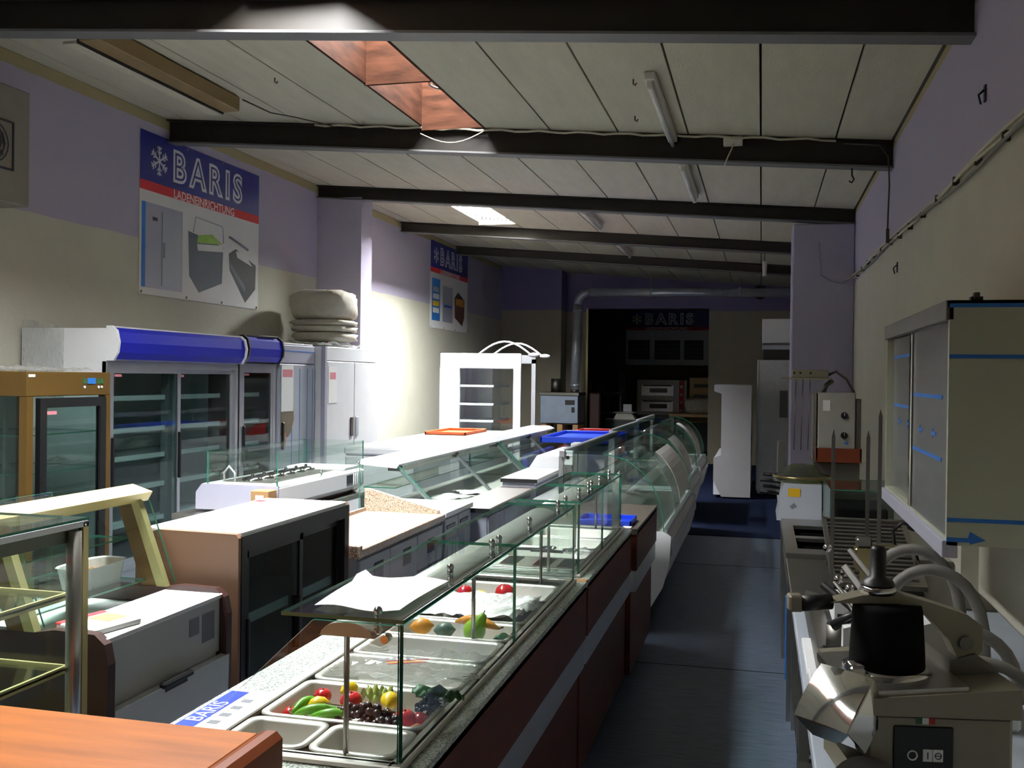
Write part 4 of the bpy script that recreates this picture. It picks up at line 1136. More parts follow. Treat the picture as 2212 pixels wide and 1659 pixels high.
# ------------------------------------------------------------------ upright fridges along the left wall
palered_m = mat('faded_red_print', (206, 128, 138), .7, var=.1)
def rect_frame(x0, x1, y0, y1, z0, z1, w, b=0.0):
    return G().box(x0, x1, y0, y1, z1 - w, z1, b=b).box(x0, x1, y0, y1, z0, z0 + w, b=b).box(x0, x1, y0, y0 + w, z0 + w, z1 - w, b=b).box(x0, x1, y1 - w, y1, z0 + w, z1 - w, b=b)
def canopy_fridge(y0, y1, label, xf, doors, side_m, frame_m, trim_m, zt=1.95, xb=-4.97):
    t = thing('display_fridge', label, 'fridge', ((xf + xb) / 2, (y0 + y1) / 2, 0), 'upright glass door fridges with blue canopy')
    part('side', box(xb, xf, y0, y0 + .04, .06, zt - .005), side_m, t)
    part('side', box(xb, xf, y1 - .04, y1, .06, zt - .005), side_m, t)
    part('rear_panel', box(xb, xb + .04, y0 + .04, y1 - .04, .06, zt - .005), intgrey_m, t)
    part('top', box(xb, xf, y0 + .04, y1 - .04, zt - .24, zt - .005), side_m, t)
    part('base', box(xb, xf, y0 + .04, y1 - .04, .06, .3), frame_m, t)
    part('plinth', box(xb + .05, xf - .05, y0 + .03, y1 - .03, 0, .06), blackr_m, t)
    # canopy: bulged light box with end cheeks
    pr = [(xf, zt - .215), (xf + .045, zt - .215), (xf + .075, zt - .17), (xf + .085, zt - .1), (xf + .07, zt - .03), (xf + .035, zt), (xf, zt)]
    cn = part('canopy', G().prism(pr, 'y', y0 + .022, y1 - .022, smooth=False), blue_m, t)
    pe = [(xf, zt - .225), (xf + .055, zt - .225), (xf + .088, zt - .17), (xf + .098, zt - .1), (xf + .08, zt - .02), (xf + .04, zt + .012), (xf, zt + .012)]
    for a in (y0, y1 - .022):
        part('canopy_cheek', G().prism(pe, 'y', a, a + .022), trim_m, cn)
    part('canopy_strip', box(xf, xf + .04, y0 + .02, y1 - .02, zt, zt + .01), trim_m, cn)
    part('door_frame', rect_frame(xf - .03, xf + .008, y0, y1, .26, zt - .23, .045), frame_m, t)
    n = doors
    w = (y1 - y0 - .09) / n
    for k in range(n):
        a, b = y0 + .045 + k * w - (.02 if k else 0), y0 + .045 + (k + 1) * w + (.02 if k < n - 1 else 0)
        dx = 0.0 if k == 0 else -.024
        d = part('glass_door', rect_frame(xf - .018 + dx, xf + .004 + dx, a, b, .305, zt - .275, .035), alu_m if n > 1 else frame_m, t)
        part('door_glass', pane(xf - .01 + dx, xf - .004 + dx, a + .035, b - .035, .34, zt - .31), [glassd_m, gedge_m], d)
        part('handle', box(xf + .004 + dx, xf + .026, a + .006, a + .026, .85, 1.2, b=.005), black_m, d)
        part('sticker', box(xf - .003 + dx, xf - .002 + dx, a + .05, a + .13, zt - .335, zt - .318), palered_m, d)
    if n > 1:
        part('dark_rail', box(xf - .2, xf - .035, y1 - .12, y1 - .045, .3, zt - .28), black_m, t)
        part('centre_post', box(xf - .12, xf - .06, (y0 + y1) / 2 - .05, (y0 + y1) / 2 + .01, .3, zt - .28), intdark_m, t)
    for z in (.55, .8, 1.02, 1.22, 1.45):
        sh = part('shelf', box(xb + .06, xf - .09, y0 + .05, y1 - .13, z, z + .012), white_m, t)
        part('shelf_lip', box(xf - .092, xf - .085, y0 + .05, y1 - .13, z - .006, z + .03), white_g_m, sh)
    return t
canopy_fridge(5.86, 7.60, 'wide white fridge with blue canopy and two sliding glass doors', -4.3, 2, white_m, alu_m, white_m)
canopy_fridge(7.63, 8.27, 'narrow black fridge with blue canopy and one glass door', -4.3, 1, black_m, alu_m, black_m, 1.965)
solo('light_reflector', box(-4.26, -4.235, 7.9, 8.2, 1.979, 1.984), white_g_m, 'white strip on top of the narrow fridge canopy', 'strip')
# film covered fridge and two door fridge
t = thing('steel_fridge', 'grey steel upright fridge covered with protective film and blue tape strips', 'fridge', (-4.6, 8.75, 0))
part('body', box(-4.97, -4.32, 8.31, 9.10, .06, 1.94, b=.006), lilacgrey_m, t)
part('plinth', box(-4.92, -4.36, 8.34, 9.07, 0, .06), blackr_m, t)
d = part('door', box(-4.32, -4.285, 8.34, 9.07, .12, 1.74, b=.005), greyp_m, t)
part('handle', box(-4.285, -4.26, 8.37, 8.395, .95, 1.2, b=.005), black_m, d)
part('lock_plate', box(-4.285, -4.281, 8.41, 8.46, .98, 1.1), card_m, d)
for k, y in enumerate((8.58, 8.74, 8.9, 9.02)):
    part('tape_strip', box(-4.285, -4.283, y, y + .008, .2 + .1 * k, 1.7), tape_m, d)
part('header_panel', box(-4.32, -4.29, 8.34, 9.07, 1.75, 1.92, b=.005), lilacgrey_m, t)
part('header_line', box(-4.29, -4.287, 8.34, 9.07, 1.86, 1.868), skyink_m, t)
t2 = thing('info_sheet', 'white information sheet with red heading on the filmed steel fridge', 'sheet', (-4.28, 8.5, 1.35))
part('paper', box(-4.281, -4.279, 8.36, 8.6, 1.3, 1.73), paper_m, t2)
part('heading', box(-4.279, -4.278, 8.38, 8.58, 1.62, 1.69), palered_m, t2)
solo('brown_paper', G().prism([(8.36, 1.08), (8.5, 1.06), (8.56, 1.1), (8.62, 1.22), (8.6, 1.42), (8.36, 1.42)], 'x', -4.2835, -4.2815), mat('kraft_paper', (118, 106, 88), .9), 'brown paper patch under the information sheet of the steel fridge', 'paper')
t = thing('double_door_fridge', 'wide white two door fridge with crumpled film on top beside the pier', 'fridge', (-4.55, 9.8, 0))
part('body', box(-4.97, -4.24, 9.14, 10.56, .1, 1.93, b=.008), white_m, t)
part('plinth', box(-4.9, -4.3, 9.18, 10.52, 0, .1), blackr_m, t)
part('side_strip', box(-4.25, -4.205, 9.14, 9.18, .1, 1.93), lilacgrey_m, t)
for k, (a, b) in enumerate(((9.19, 9.87), (9.88, 10.55))):
    d = part('door', box(-4.24, -4.205, a, b, .14, 1.78, b=.006), white_m, t)
    hy = b - .1 if k == 0 else a + .03
    part('handle', box(-4.205, -4.195, hy, hy + .07, 1.0, 1.2, b=.004), black_m if k == 0 else greyp_m, d)
part('header_panel', box(-4.24, -4.212, 9.18, 10.55, 1.79, 1.92), white_g_m, t)
t2 = thing('info_sheet', 'white information sheet with red print on the two door fridge', 'sheet', (-4.2, 9.3, 1.35))
part('paper', box(-4.204, -4.202, 9.22, 9.42, 1.36, 1.73), paper_m, t2)
part('heading', box(-4.202, -4.201, 9.25, 9.39, 1.6, 1.67), palered_m, t2)
solo('wrapping_film', crumple(-4.75, -4.2, 9.2, 10.56, 1.935, .06, 31, 20, 26), poly_m, 'crumpled clear wrapping film on top of the two door fridge', 'film')
# white wrapped bundle on top
t = thing('wrapped_bundle', 'tall wrapped white bundle of sacks on top of the two door fridge', 'bundle', (-4.5, 9.75, 2.0))
def bag(x0, x1, y0, y1, z0, z1, seed):
    rnd = random.Random(seed); g = G()
    ph = [(rnd.uniform(2, 7), rnd.uniform(2, 7), rnd.uniform(0, 6)) for _ in range(4)]
    cx, cy, cz = (x0 + x1) / 2, (y0 + y1) / 2, (z0 + z1) / 2
    m, n = 10, 22; v = []
    for i in range(m + 1):
        p = -PI / 2 + PI * i / m
        for j in range(n):
            a = 2 * PI * j / n
            def se(c, e): return math.copysign(abs(c) ** e, c)
            x = se(math.cos(p), .45) * se(math.cos(a), .5); y = se(math.cos(p), .45) * se(math.sin(a), .5); z = se(math.sin(p), .55)
            k = 1 + .05 * sum(math.sin(q * a + r_ * p * 2 + s_) for q, r_, s_ in ph) / 2
            v.append((cx + (x1 - x0) / 2 * x * k, cy + (y1 - y0) / 2 * y * k, cz + (z1 - z0) / 2 * z * k))
    return g.add(v, [(i * n + j, i * n + (j + 1) % n, (i + 1) * n + (j + 1) % n, (i + 1) * n + j) for i in range(m) for j in range(n)], True)
for z0, z1, s_ in ((1.99, 2.1, 1), (2.09, 2.17, 2), (2.15, 2.23, 3), (2.21, 2.54, 4)):
    part('sack', bag(-4.8 - .01 * s_, -4.22, 9.5, 10.12, z0, z1, s_), fabric_m, t)

# gold glass upright case
t = thing('gold_display_fridge', 'gold upright fridge with glass door and small display panel, left of the blue canopy fridge', 'fridge', (-4.27, 5.05, 0))
XF, XB, YA, YC, ZT = -3.95, -4.62, 4.70, 5.43, 1.645
for x0, x1, y0, y1 in ((XF - .05, XF, YA, YA + .05), (XF - .05, XF, YC - .05, YC), (XB, XB + .05, YA, YA + .05), (XB, XB + .05, YC - .05, YC)):
    part('corner_post', box(x0, x1, y0, y1, .05, ZT - .14), gold_m, t)
part('top', box(XB, XF, YA, YC, ZT - .14, ZT, b=.004), gold_m, t)
part('base', box(XB, XF, YA, YC, .05, .4, b=.004), gold_m, t)
part('plinth', box(XB + .04, XF - .04, YA + .04, YC - .04, 0, .05), blackr_m, t)
d = part('glass_door', rect_frame(XF - .01, XF + .022, YA + .08, YC - .07, .42, ZT - .15, .055), black_m, t)
part('door_glass', pane(XF + .002, XF + .008, YA + .135, YC - .125, .475, ZT - .205), [glassd_m, gedge_m], d)
part('handle', box(XF + .022, XF + .045, YA + .1, YA + .12, .6, .95, b=.004), black_m, d)
part('sticker', box(XF + .009, XF + .0095, YA + .14, YA + .23, ZT - .245, ZT - .225), palered_m, d)
dp = part('display_panel', box(XF, XF + .006, YC - .22, YC - .15, ZT - .07, ZT - .035), skyink_m, t)
for y in (YC - .26, YC - .13, YC - .1):
    part('button', box(XF, XF + .005, y, y + .022, ZT - .068, ZT - .038), leaf_m, dp)
    part('button', G().cyl((XF, y + .011, ZT - .09), (XF + .006, y + .011, ZT - .09), .008, n=8), white_m, dp)
for y in (YA + .005, YC - .011):
    part('side_glass', pane(XB + .05, XF - .05, y, y + .006, .4, ZT - .14), [glassd_m, gedge_m], t)
part('rear_panel', box(XB + .01, XB + .02, YA + .05, YC - .05, .4, ZT - .14), intgrey_m, t)
for z in (.62, .85, 1.06, 1.28):
    part('shelf', pane(XB + .04, XF - .04, YA + .03, YC - .03, z, z + .006), GL, t)
part('inner_post', box(XB + .25, XB + .27, YA + .3, YA + .32, .4, ZT - .14), alu_m, t)
part('logo_plate', box(XF, XF + .003, YA + .01, YA + .06, ZT - .03, ZT - .015), paper_m, t)
solo('wrapping_film', crumple(-4.6, -4.05, 4.75, 5.4, ZT + .004, .035, 41, 16, 16), poly_m, 'crumpled wrapping film on top of the gold upright fridge', 'film')
solo('wrapping_film', G().sheet(lambda u, v: (-4.93 + .33 * u, 5.845 - .012 - .015 * abs(math.sin(13 * u + 2 * v)), 1.5 + .5 * v - .06 * u * u), 18, 12, True), poly_m, 'clear film draped over the side of the wide blue canopy fridge', 'film')

# wall mounted refrigeration unit with fan
t = thing('wall_cooling_unit', 'grey box cooling unit with a fan high on the left wall', 'cooling unit', (-4.9, 5.2, 2.74))
part('housing', box(-4.995, -4.76, 4.75, 5.67, 2.74, 3.5, b=.006), mat('cooler_grey', (120, 118, 106), .6), t)
fr = part('fan_frame', rect_frame(-4.76, -4.752, 5.15, 5.52, 2.95, 3.27, .012), inkd_m, t)
for k in range(4):
    part('fan_ring', G().tube([(-4.75, 5.335 + (.03 + .033 * k) * math.cos(2 * PI * i / 20), 3.11 + (.03 + .033 * k) * math.sin(2 * PI * i / 20)) for i in range(21)], .004, 6), inkd_m, fr)
for k in range(5):
    a = 2 * PI * k / 5
    part('fan_blade', G().add([(-4.757, 5.335, 3.11), (-4.757, 5.335 + .12 * math.cos(a), 3.11 + .12 * math.sin(a)), (-4.757, 5.335 + .12 * math.cos(a + .7), 3.11 + .12 * math.sin(a + .7)), (-4.753, 5.335, 3.11)], [(0, 1, 2), (3, 2, 1), (0, 2, 3), (0, 3, 1)]), grey_d_m, fr)

# ------------------------------------------------------------------ banners
def banner(mtx, label, kind, loc, W=2.0, H=1.36):
    t = thing('banner', label, 'banner', loc, 'shop banners on the walls')
    def q(name, u0, u1, v0, v1, w, m, par=None):
        return part(name, G().box(u0, u1, v0, v1, w, w + .0015).xf(mtx), m, par or t)
    part('sheet', G().box(0, W, 0, H, .002, .006).xf(mtx), paper_m, t)
    q('blue_band', 0, W, .95, H, .006, navy_m); q('red_band', 0, W, .87, .95, .006, redlab_m)
    # snowflake
    g = G()
    c = Vector((.27, 1.145, .0082))
    for k in range(6):
        a = R(60 * k + 30)
        d = Vector((math.cos(a), math.sin(a), 0)); n = Vector((-d.y, d.x, 0))
        g.add([c - n * .009, c + n * .009, c + d * .125 + n * .009, c + d * .125 - n * .009], [(0, 1, 2, 3)])
        for s_ in (-1, 1):
            for q_ in (.055, .09):
                p0 = c + d * q_; d2 = (d + n * s_).normalized(); n2 = Vector((-d2.y, d2.x, 0))
                g.add([p0 - n2 * .007, p0 + n2 * .007, p0 + d2 * .042 + n2 * .007, p0 + d2 * .042 - n2 * .007], [(0, 1, 2, 3)])
    part('snowflake', g.xf(mtx), paper_m, t)
    x = .47
    for ch, wd in (('B', .28), ('A', .30), ('R', .29), ('I', .15), ('S', .27)):
        m2 = mtx @ Matrix.Translation((x, 1.03, .008))
        text('letter', ch, .36, m2, paper_m, t, offset=.020)
        text('letter_fill', ch, .36, mtx @ Matrix.Translation((x, 1.03, .0092)), navy_m, t, offset=-.006)
        x += wd
    text('red_band_text', 'LADENEINRICHTUNG', .105, mtx @ Matrix.Translation((1.0, .875, .0085)), paper_m, t, offset=.002, align='CENTER')
    for u, v in ((.03, .02), (.7, .02), (1.3, .02), (1.97, .02), (.7, H - .02), (1.3, H - .02)):
        part('eyelet', G().cyl((u, v, .006), (u, v, .01), .012, n=10).xf(mtx), brass_m, t)
    if kind == 0:
        p = q('cold_room_picture', .06, .63, .06, .77, .0065, lilacgrey_m)
        q('blue_edge', .03, .08, .06, .77, .0075, tape_m, p); q('door_leaf', .32, .60, .09, .72, .008, greyp_m, p)
        q('door_line', .315, .325, .09, .72, .009, inkg_m, p); q('door_handle', .335, .36, .33, .46, .0095, inkg_m, p); q('thermometer', .18, .25, .63, .66, .008, inkd_m, p)
        p = part('salad_bar_picture', G().add([(.72, .62, .0065), (.74, .22, .0065), (.9, .08, .0065), (1.3, .2, .0065), (1.32, .55, .0065)], [(0, 1, 2, 3, 4)]).xf(mtx), mat('slate_print', (78, 86, 96), .6, var=.1), t)
        part('counter_top', G().add([(.86, .52, .0075), (.88, .46, .0075), (1.32, .5, .0075), (1.31, .56, .0075)], [(0, 1, 2, 3)]).xf(mtx), paper_m, p)
        part('salad', G().add([(.88, .6, .008), (.86, .53, .008), (1.3, .57, .008), (1.12, .64, .008)], [(0, 1, 2, 3)]).xf(mtx), lime_m, p)
        part('glass_outline', G().tube([(.8, .62, .008), (.84, .76, .008), (1.3, .74, .008), (1.32, .58, .008)], .006, 6).xf(mtx), greyp_m, p)
        p = part('counter_picture', G().add([(1.42, .5, .0065), (1.44, .34, .0065), (1.74, .05, .0065), (1.94, .2, .0065), (1.95, .44, .0065), (1.55, .56, .0065)], [(0, 1, 2, 3, 4, 5)]).xf(mtx), inkd_m, t)
        part('counter_front', G().add([(1.44, .42, .0075), (1.46, .36, .0075), (1.74, .15, .0075), (1.74, .21, .0075)], [(0, 1, 2, 3)]).xf(mtx), inkg_m, p)
        part('pans', G().add([(1.55, .54, .0078), (1.58, .48, .0078), (1.88, .42, .0078), (1.72, .54, .0078)], [(0, 1, 2, 3)]).xf(mtx), paper_m, p)
        part('canopy_bar', G().tube([(1.42, .66, .009), (1.78, .58, .009)], .012, 6).xf(mtx), inkg_m, t)
    elif kind == 1:
        p = q('fridge_picture', .08, .48, .12, .78, .0065, skyink_m)
        for k in range(4):
            q('shelf_picture', .13, .43, .24 + .11 * k, .32 + .11 * k, .0075, [paper_m, yellow_m, paper_m, greyp_m][k], p)
        p = q('cabinet_picture', .62, 1.15, .12, .70, .0065, lilacgrey_m)
        q('cabinet_line', .7, 1.1, .36, .40, .0075, bluep_m, p)
        p = part('pastry_picture', G().add([(1.25, .55, .0065), (1.28, .22, .0065), (1.7, .1, .0065), (1.82, .25, .0065), (1.82, .55, .0065), (1.45, .66, .0065)], [(0, 1, 2, 3, 4, 5)]).xf(mtx), brownink_m, t)
        part('pastry_glass', G().add([(1.3, .54, .0075), (1.33, .44, .0075), (1.78, .42, .0075), (1.76, .56, .0075)], [(0, 1, 2, 3)]).xf(mtx), mango_m, p)
    else:
        for u0, u1 in ((.06, .6), (.72, 1.35), (1.45, 1.92)):
            p = q('shelf_picture', u0, u1, .14, .62, .0065, inkd_m)
            for k in range(4):
                q('shelf_line', u0 + .03, u1 - .03, .2 + k * .1, .215 + k * .1, .0075, inkg_m, p)
    return t
banner(frame_mtx((-5.0, 7.22, 2.30), (0, 1, 0), (0, 0, 1)), 'large shop banner with snowflake and product pictures above the blue canopy fridge', 0, (-5, 8.2, 2.3))
banner(frame_mtx((-5.0, 14.65, 2.40), (0, 1, 0), (0, 0, 1)), 'shop banner with blue fridge picture on the left wall beyond the pier', 1, (-5, 15.6, 2.4), H=1.36)
banner(frame_mtx((-3.32, 24.99, 1.98), (1, 0, 0), (0, 0, 1)), 'shop banner in the dark store room', 2, (-2.3, 25, 2.0), W=2.05)

# ------------------------------------------------------------------ pipe and oven at the back
t = thing('exhaust_pipe', 'galvanised exhaust pipe rising from the oven and running along the rear wall', 'pipe', (-3.36, 18.2, 1.42))
part('riser', G().cyl((-3.40, 18.4, 1.42), (-3.36, 18.4, 3.02), .078, n=20), galv_m, t)
ang = [(-3.36 + .22 * (1 - math.cos(R(a))), 18.4, 3.02 + .22 * math.sin(R(a))) for a in (0, 22, 45, 68, 90)]
part('elbow', G().tube(ang, .08, 20), galv_m, t)
part('run', G().cyl((-3.14, 18.4, 3.24), (.55, 18.4, 3.2), .078, n=20), galv_m, t)
for x in (-2.0, -.4):
    part('collar', G().cyl((x - .02, 18.4, 3.225), (x + .02, 18.4, 3.225), .086, n=20), galv_m, t)
for z in (1.5, 2.9):
    part('collar', G().cyl((-3.398 + (z - 1.42) * .025, 18.4, z - .02), (-3.398 + (z - 1.42) * .025, 18.4, z + .02), .086, n=20), galv_m, t)
part('hanger', box(-.41, -.39, 18.39, 18.41, 3.29, zc(-.4)), steel_d_m, t)
part('hanger', box(-2.01, -1.99, 18.39, 18.41, 3.29, zc(-2) - .002), steel_d_m, t)
t = thing('extractor_fan', 'dark round wall fan above the exhaust pipe', 'fan', (-.02, 19.57, 3.3))
part('ring', G().cyl((-.05, 19.5, 3.31), (-.05, 19.6, 3.31), .13, n=24), black_m, t)
for k in range(4):
    part('blade', G().box(-.05 - .02, -.05 + .11, 19.49, 19.5, 3.3, 3.33).xf(Matrix.Translation((-.05, 0, 3.31)) @ Matrix.Rotation(R(90 * k + 20), 4, 'Y') @ Matrix.Translation((.05, 0, -3.31))), grey_d_m, t)
t = thing('oven_box', 'grey steel oven with dark display on wooden blocks by the rear wall', 'oven', (-3.6, 18.3, .78))
part('housing', box(-3.97, -3.26, 18.0, 18.7, .80, 1.31, b=.008), mat('oven_steel', (150, 164, 184), .35, .6), t)
part('top', box(-4.0, -3.24, 17.98, 18.72, 1.31, 1.37, b=.006), steel_d_m, t)
part('display', box(-3.5, -3.32, 17.995, 18.0, 1.14, 1.23), black_m, t)
part('switch', box(-3.38, -3.32, 17.995, 18.0, 1.0, 1.1), black_m, t)
part('flue_stub', G().cyl((-3.75, 18.35, 1.37), (-3.75, 18.35, 1.62), .09, n=16), steel_d_m, t)
part('flue_stub', G().cyl((-3.4, 18.4, 1.37), (-3.4, 18.4, 1.42), .085, n=16), steel_d_m, t)
part('foot', box(-3.5, -3.38, 17.99, 18.05, .78, .80), black_m, t)
t = thing('wood_pallet', 'stack of raw wooden blocks under the oven', 'pallet', (-3.6, 18.3, 0))
for x in (-3.95, -3.65, -3.36):
    part('block', box(x, x + .1, 18.02, 18.68, .62, .78, b=.004), crate_m, t)
part('board', box(-4.0, -3.22, 18.0, 18.7, .58, .62), crate_m, t)
part('stand', box(-3.98, -3.24, 18.04, 18.66, 0, .58), brownend_m, t)
solo('leaning_board', G().box(-3.2, -3.0, 18.9, 19.0, 0, 1.35, b=.02), brownend_m, 'dark brown board leaning beside the oven', 'board')

# store room contents
t = thing('pizza_oven', 'double deck steel pizza oven with red control strip in the store room', 'oven', (-2.3, 23.6, 0))
part('stand', G().box(-2.75, -2.7, 23.1, 23.15, 0, .8).box(-1.75, -1.7, 23.1, 23.15, 0, .8).box(-2.75, -1.7, 23.1, 24.0, .76, .8), black_m, t)
part('housing', box(-2.8, -1.65, 23.1, 24.1, .8, 1.62, b=.01), steel_d_m, t)
for z in (.88, 1.24):
    d = part('oven_door', box(-2.7, -1.95, 23.07, 23.1, z, z + .26, b=.01), steel_m, t)
    part('door_window', box(-2.5, -2.1, 23.06, 23.07, z + .08, z + .18), black_m, d)
    part('door_handle', G().cyl((-2.65, 23.04, z + .24), (-2.0, 23.04, z + .24), .014, n=8), chrome_m, d)
part('control_strip', box(-1.83, -1.72, 23.085, 23.1, .84, 1.6), redlab_m, t)
for k in range(4):
    part('knob', G().cyl((-1.775, 23.085, .92 + .18 * k), (-1.775, 23.05, .92 + .18 * k), .035, n=12), white_m, t)
t = thing('deck_oven', 'tan coloured oven half hidden by the doorway in the store room', 'oven', (-1.3, 23.4, 0))
part('stand', box(-1.55, -.7, 22.85, 23.5, 0, .65), black_m, t)
part('housing', box(-1.58, -.65, 22.8, 23.6, .65, 1.68, b=.01), mat('tan_steel', (150, 124, 82), .45, .4), t)
part('oven_window', box(-1.48, -.75, 22.79, 22.8, 1.45, 1.53), black_m, t)
part('oven_window', box(-1.48, -.75, 22.79, 22.8, .85, 1.3), intdark_m, t)
solo('clutter_heap', bag(-1.62, -.75, 21.6, 22.5, .9, 1.25, 12), fabric_m, 'pale heap of wrapping and goods on the store room table', 'heap')
t = thing('store_table', 'tan table with piled goods inside the store room doorway', 'table', (-1.4, 22.0, 0))
part('top', box(-1.9, -.6, 21.3, 22.6, .84, .9), crate_m, t)
for x in (-1.85, -.7):
    for y in (21.35, 22.5):
        part('leg', box(x, x + .05, y, y + .05, 0, .84), steel_d_m, t)
t = thing('storage_rack', 'dark rack with odds and ends at the left of the store room', 'rack', (-3.6, 22.3, 0))
for x in (-4.0, -3.05):
    for y in (22.0, 22.6):
        part('upright', box(x, x + .04, y, y + .04, 0, 1.75), black_m, t)
for z in (.4, .85, 1.3):
    part('shelf', box(-4.0, -3.0, 22.0, 22.64, z, z + .03), grey_d_m, t)
for k, (x, z, w, h, m_) in enumerate(((-3.8, 1.33, .2, .25, brownlam_m), (-3.5, 1.33, .22, .18, grey_d_m), (-3.25, 1.33, .14, .55, blackr_m), (-3.75, .88, .3, .22, redp_m), (-3.4, .88, .26, .3, brownend_m))):
    solo('storage_box', box(x - w / 2, x + w / 2, 22.1, 22.5, z, z + h, b=.01), m_, ['brown box on the top shelf of the dark store room rack', 'grey box on the top shelf of the dark store room rack', 'tall black box on the top shelf of the dark store room rack', 'red box on the middle shelf of the dark store room rack', 'dark brown box on the middle shelf of the dark store room rack'][k], 'box')
t = thing('low_cabinet', 'dark grey low cabinet inside the store room doorway', 'cabinet', (-2.75, 20.6, 0))
part('body', box(-3.1, -2.4, 20.3, 20.9, .05, .78), grey_d_m, t)
part('top', box(-3.12, -2.38, 20.28, 20.92, .78, .8), steel_d_m, t)
part('plinth', box(-3.05, -2.45, 20.35, 20.85, 0, .05), blackr_m, t)
t = thing('scale', 'pale table scale on the low cabinet inside the doorway', 'scale', (-2.75, 20.6, .8))
part('pan', box(-2.95, -2.5, 20.35, 20.8, .93, .95, b=.005), steel_m, t)
part('body', G().prism([(-2.95, .8), (-2.5, .8), (-2.58, .93), (-2.88, .93)], 'y', 20.4, 20.75), fixt_m, t)
part('display', box(-2.8, -2.62, 20.75, 20.8, .95, 1.1, b=.005), white_m, t)

# ------------------------------------------------------------------ tall white end panel, wrapped fridge
t = thing('wall_multideck', 'tall white multideck cooler seen from its stepped end panel on the blue carpet', 'cooler', (-.36, 14.7, 0))
pf = [(-.52, .03), (-.13, .03), (-.13, 1.57), (-.63, 1.57), (-.63, 1.48), (-.53, 1.45), (-.53, .6), (-.63, .56), (-.63, .25)]
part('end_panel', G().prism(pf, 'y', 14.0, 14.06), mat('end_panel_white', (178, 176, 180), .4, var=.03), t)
part('end_panel', G().prism(pf, 'y', 15.9, 15.96), white_g_m, t)
part('rear_panel', box(-.17, -.13, 14.06, 15.9, .05, 1.57), white_m, t)
part('base', box(-.63, -.17, 14.06, 15.9, .05, .55), white_m, t)
part('canopy', box(-.63, -.17, 14.06, 15.9, 1.48, 1.57), white_m, t)
for z in (.75, .98, 1.22):
    part('shelf', box(-.52, -.17, 14.06, 15.9, z, z + .025), white_m, t)
part('foot', box(-.5, -.18, 14.05, 15.9, 0, .05), blackr_m, t)
t = thing('wrapped_fridge', 'tall white fridge wrapped in clear film beside the pillar', 'fridge', (.2, 14.85, 0))
part('body', box(-.045, .6, 14.5, 15.2, .04, 1.93, b=.012), mat('film_wrapped_white', (196, 198, 204), .25, var=.06, scale=14, bump=.9, bscale=22, coat=.6), t)
part('door_edge', box(-.06, -.03, 14.49, 14.56, .08, 1.93, b=.006), alu_m, t)
part('base', box(0, .56, 14.54, 15.16, 0, .04), blackr_m, t)
part('spacer_board', box(.25, .36, 14.46, 14.482, 1.12, 1.5, b=.004), grey_d_m, t)
for k, (z, h, m_) in enumerate(((1.932, .145, black_m), (2.077, .063, greyp_m), (2.17, .34, white_m))):  # black piece stands for the shaded gap under the white box
    solo('storage_box', box(0.0 if k else .02, .58, 14.55, 15.1, z, z + h, b=.006), m_, ['black filler for the dark gap directly on the wrapped fridge', 'thin grey tray on the black filler above the wrapped fridge', 'white box on top of the pile above the wrapped fridge'][k], 'box')
solo('storage_box', box(.02, .56, 14.56, 15.08, 2.14, 2.17, b=.003), grey_d_m, 'thin dark tray under the white box above the wrapped fridge', 'box')

# ------------------------------------------------------------------ right hand benches
BX0, BX1 = .125, .865
def bench(y0, y1, z, label, top_m, shelf=True):
    t = thing('work_bench', label, 'bench', ((BX0 + BX1) / 2, (y0 + y1) / 2, 0), 'steel work benches on the right')
    part('top', box(BX0, BX1, y0, y1, z - .04, z, b=.004), top_m, t)
    for y in (y0 + .03, y1 - .07):
        for x in (BX0 + .03, BX1 - .07):
            part('leg', box(x, x + .04, y, y + .04, 0, z - .04), steel_m, t)
    part('front_rail', box(BX0 + .035, BX0 + .06, y0 + .07, y1 - .07, z - .1, z - .04), steel_m, t)
    if shelf:
        part('lower_shelf', box(BX0 + .03, BX1 - .03, y0 + .03, y1 - .03, .18, .2), steel_d_m, t)
    return t
benchfilm_m = mat('bench_film', (170, 178, 188), .45, .2, var=.06)
t = bench(1.35, 4.0, .80, 'near work bench covered with pale film', benchfilm_m)
part('tape_line', box(.19, .197, 1.4, 2.3, .80, .8015), tape_m, t)
t = bench(4.03, 4.93, .80, 'middle work bench under the wire rack', steel_d_m)
# bain marie with two dark basins
t = thing('bain_marie', 'steel bain marie with two dark basins on the right side', 'bain marie', (.5, 5.5, 0))
g = G()
g.box(BX0, .185, 4.95, 6.18, .78, .82); g.box(.4, BX1, 4.95, 6.18, .78, .82)
for a, b in ((4.95, 5.1), (5.44, 5.52), (5.9, 6.18)):
    g.box(.185, .4, a, b, .78, .82)
part('top', g, steel_m, t)
for a, b in ((5.1, 5.44), (5.52, 5.9)):
    part('basin', G().box(.185, .4, a, b, .6, .62).box(.18, .185, a, b, .6, .8).box(.4, .405, a, b, .6, .8).box(.185, .4, a - .005, a, .6, .8).box(.185, .4, b, b + .005, .6, .8), blackr_m, t)
for y in (4.98, 6.1):
    for x in (BX0 + .01, BX1 - .06):
        part('leg', box(x, x + .045, y, y + .045, 0, .78), steel_m, t)
part('apron', box(BX0 + .01, BX0 + .02, 5.02, 6.1, .64, .78), steel_m, t)
part('warning_strip', box(BX0 + .002, BX0 + .008, 4.99, 5.02, .2, .6), tape_m, t)
t = bench(6.2, 7.75, .80, 'far work bench under the grill and the grey dome lid heater', white_m)
for k, (a, b, z0, z1) in enumerate(((2.55, 2.85, .802, .86), (2.9, 3.3, .802, .83))):
    solo('polystyrene_board', box(.135, .2, a, b, z0, z1, b=.003), white_m, ['white foam piece on the front edge of the near bench', 'long white foam strip on the front edge of the near bench'][k], 'foam')
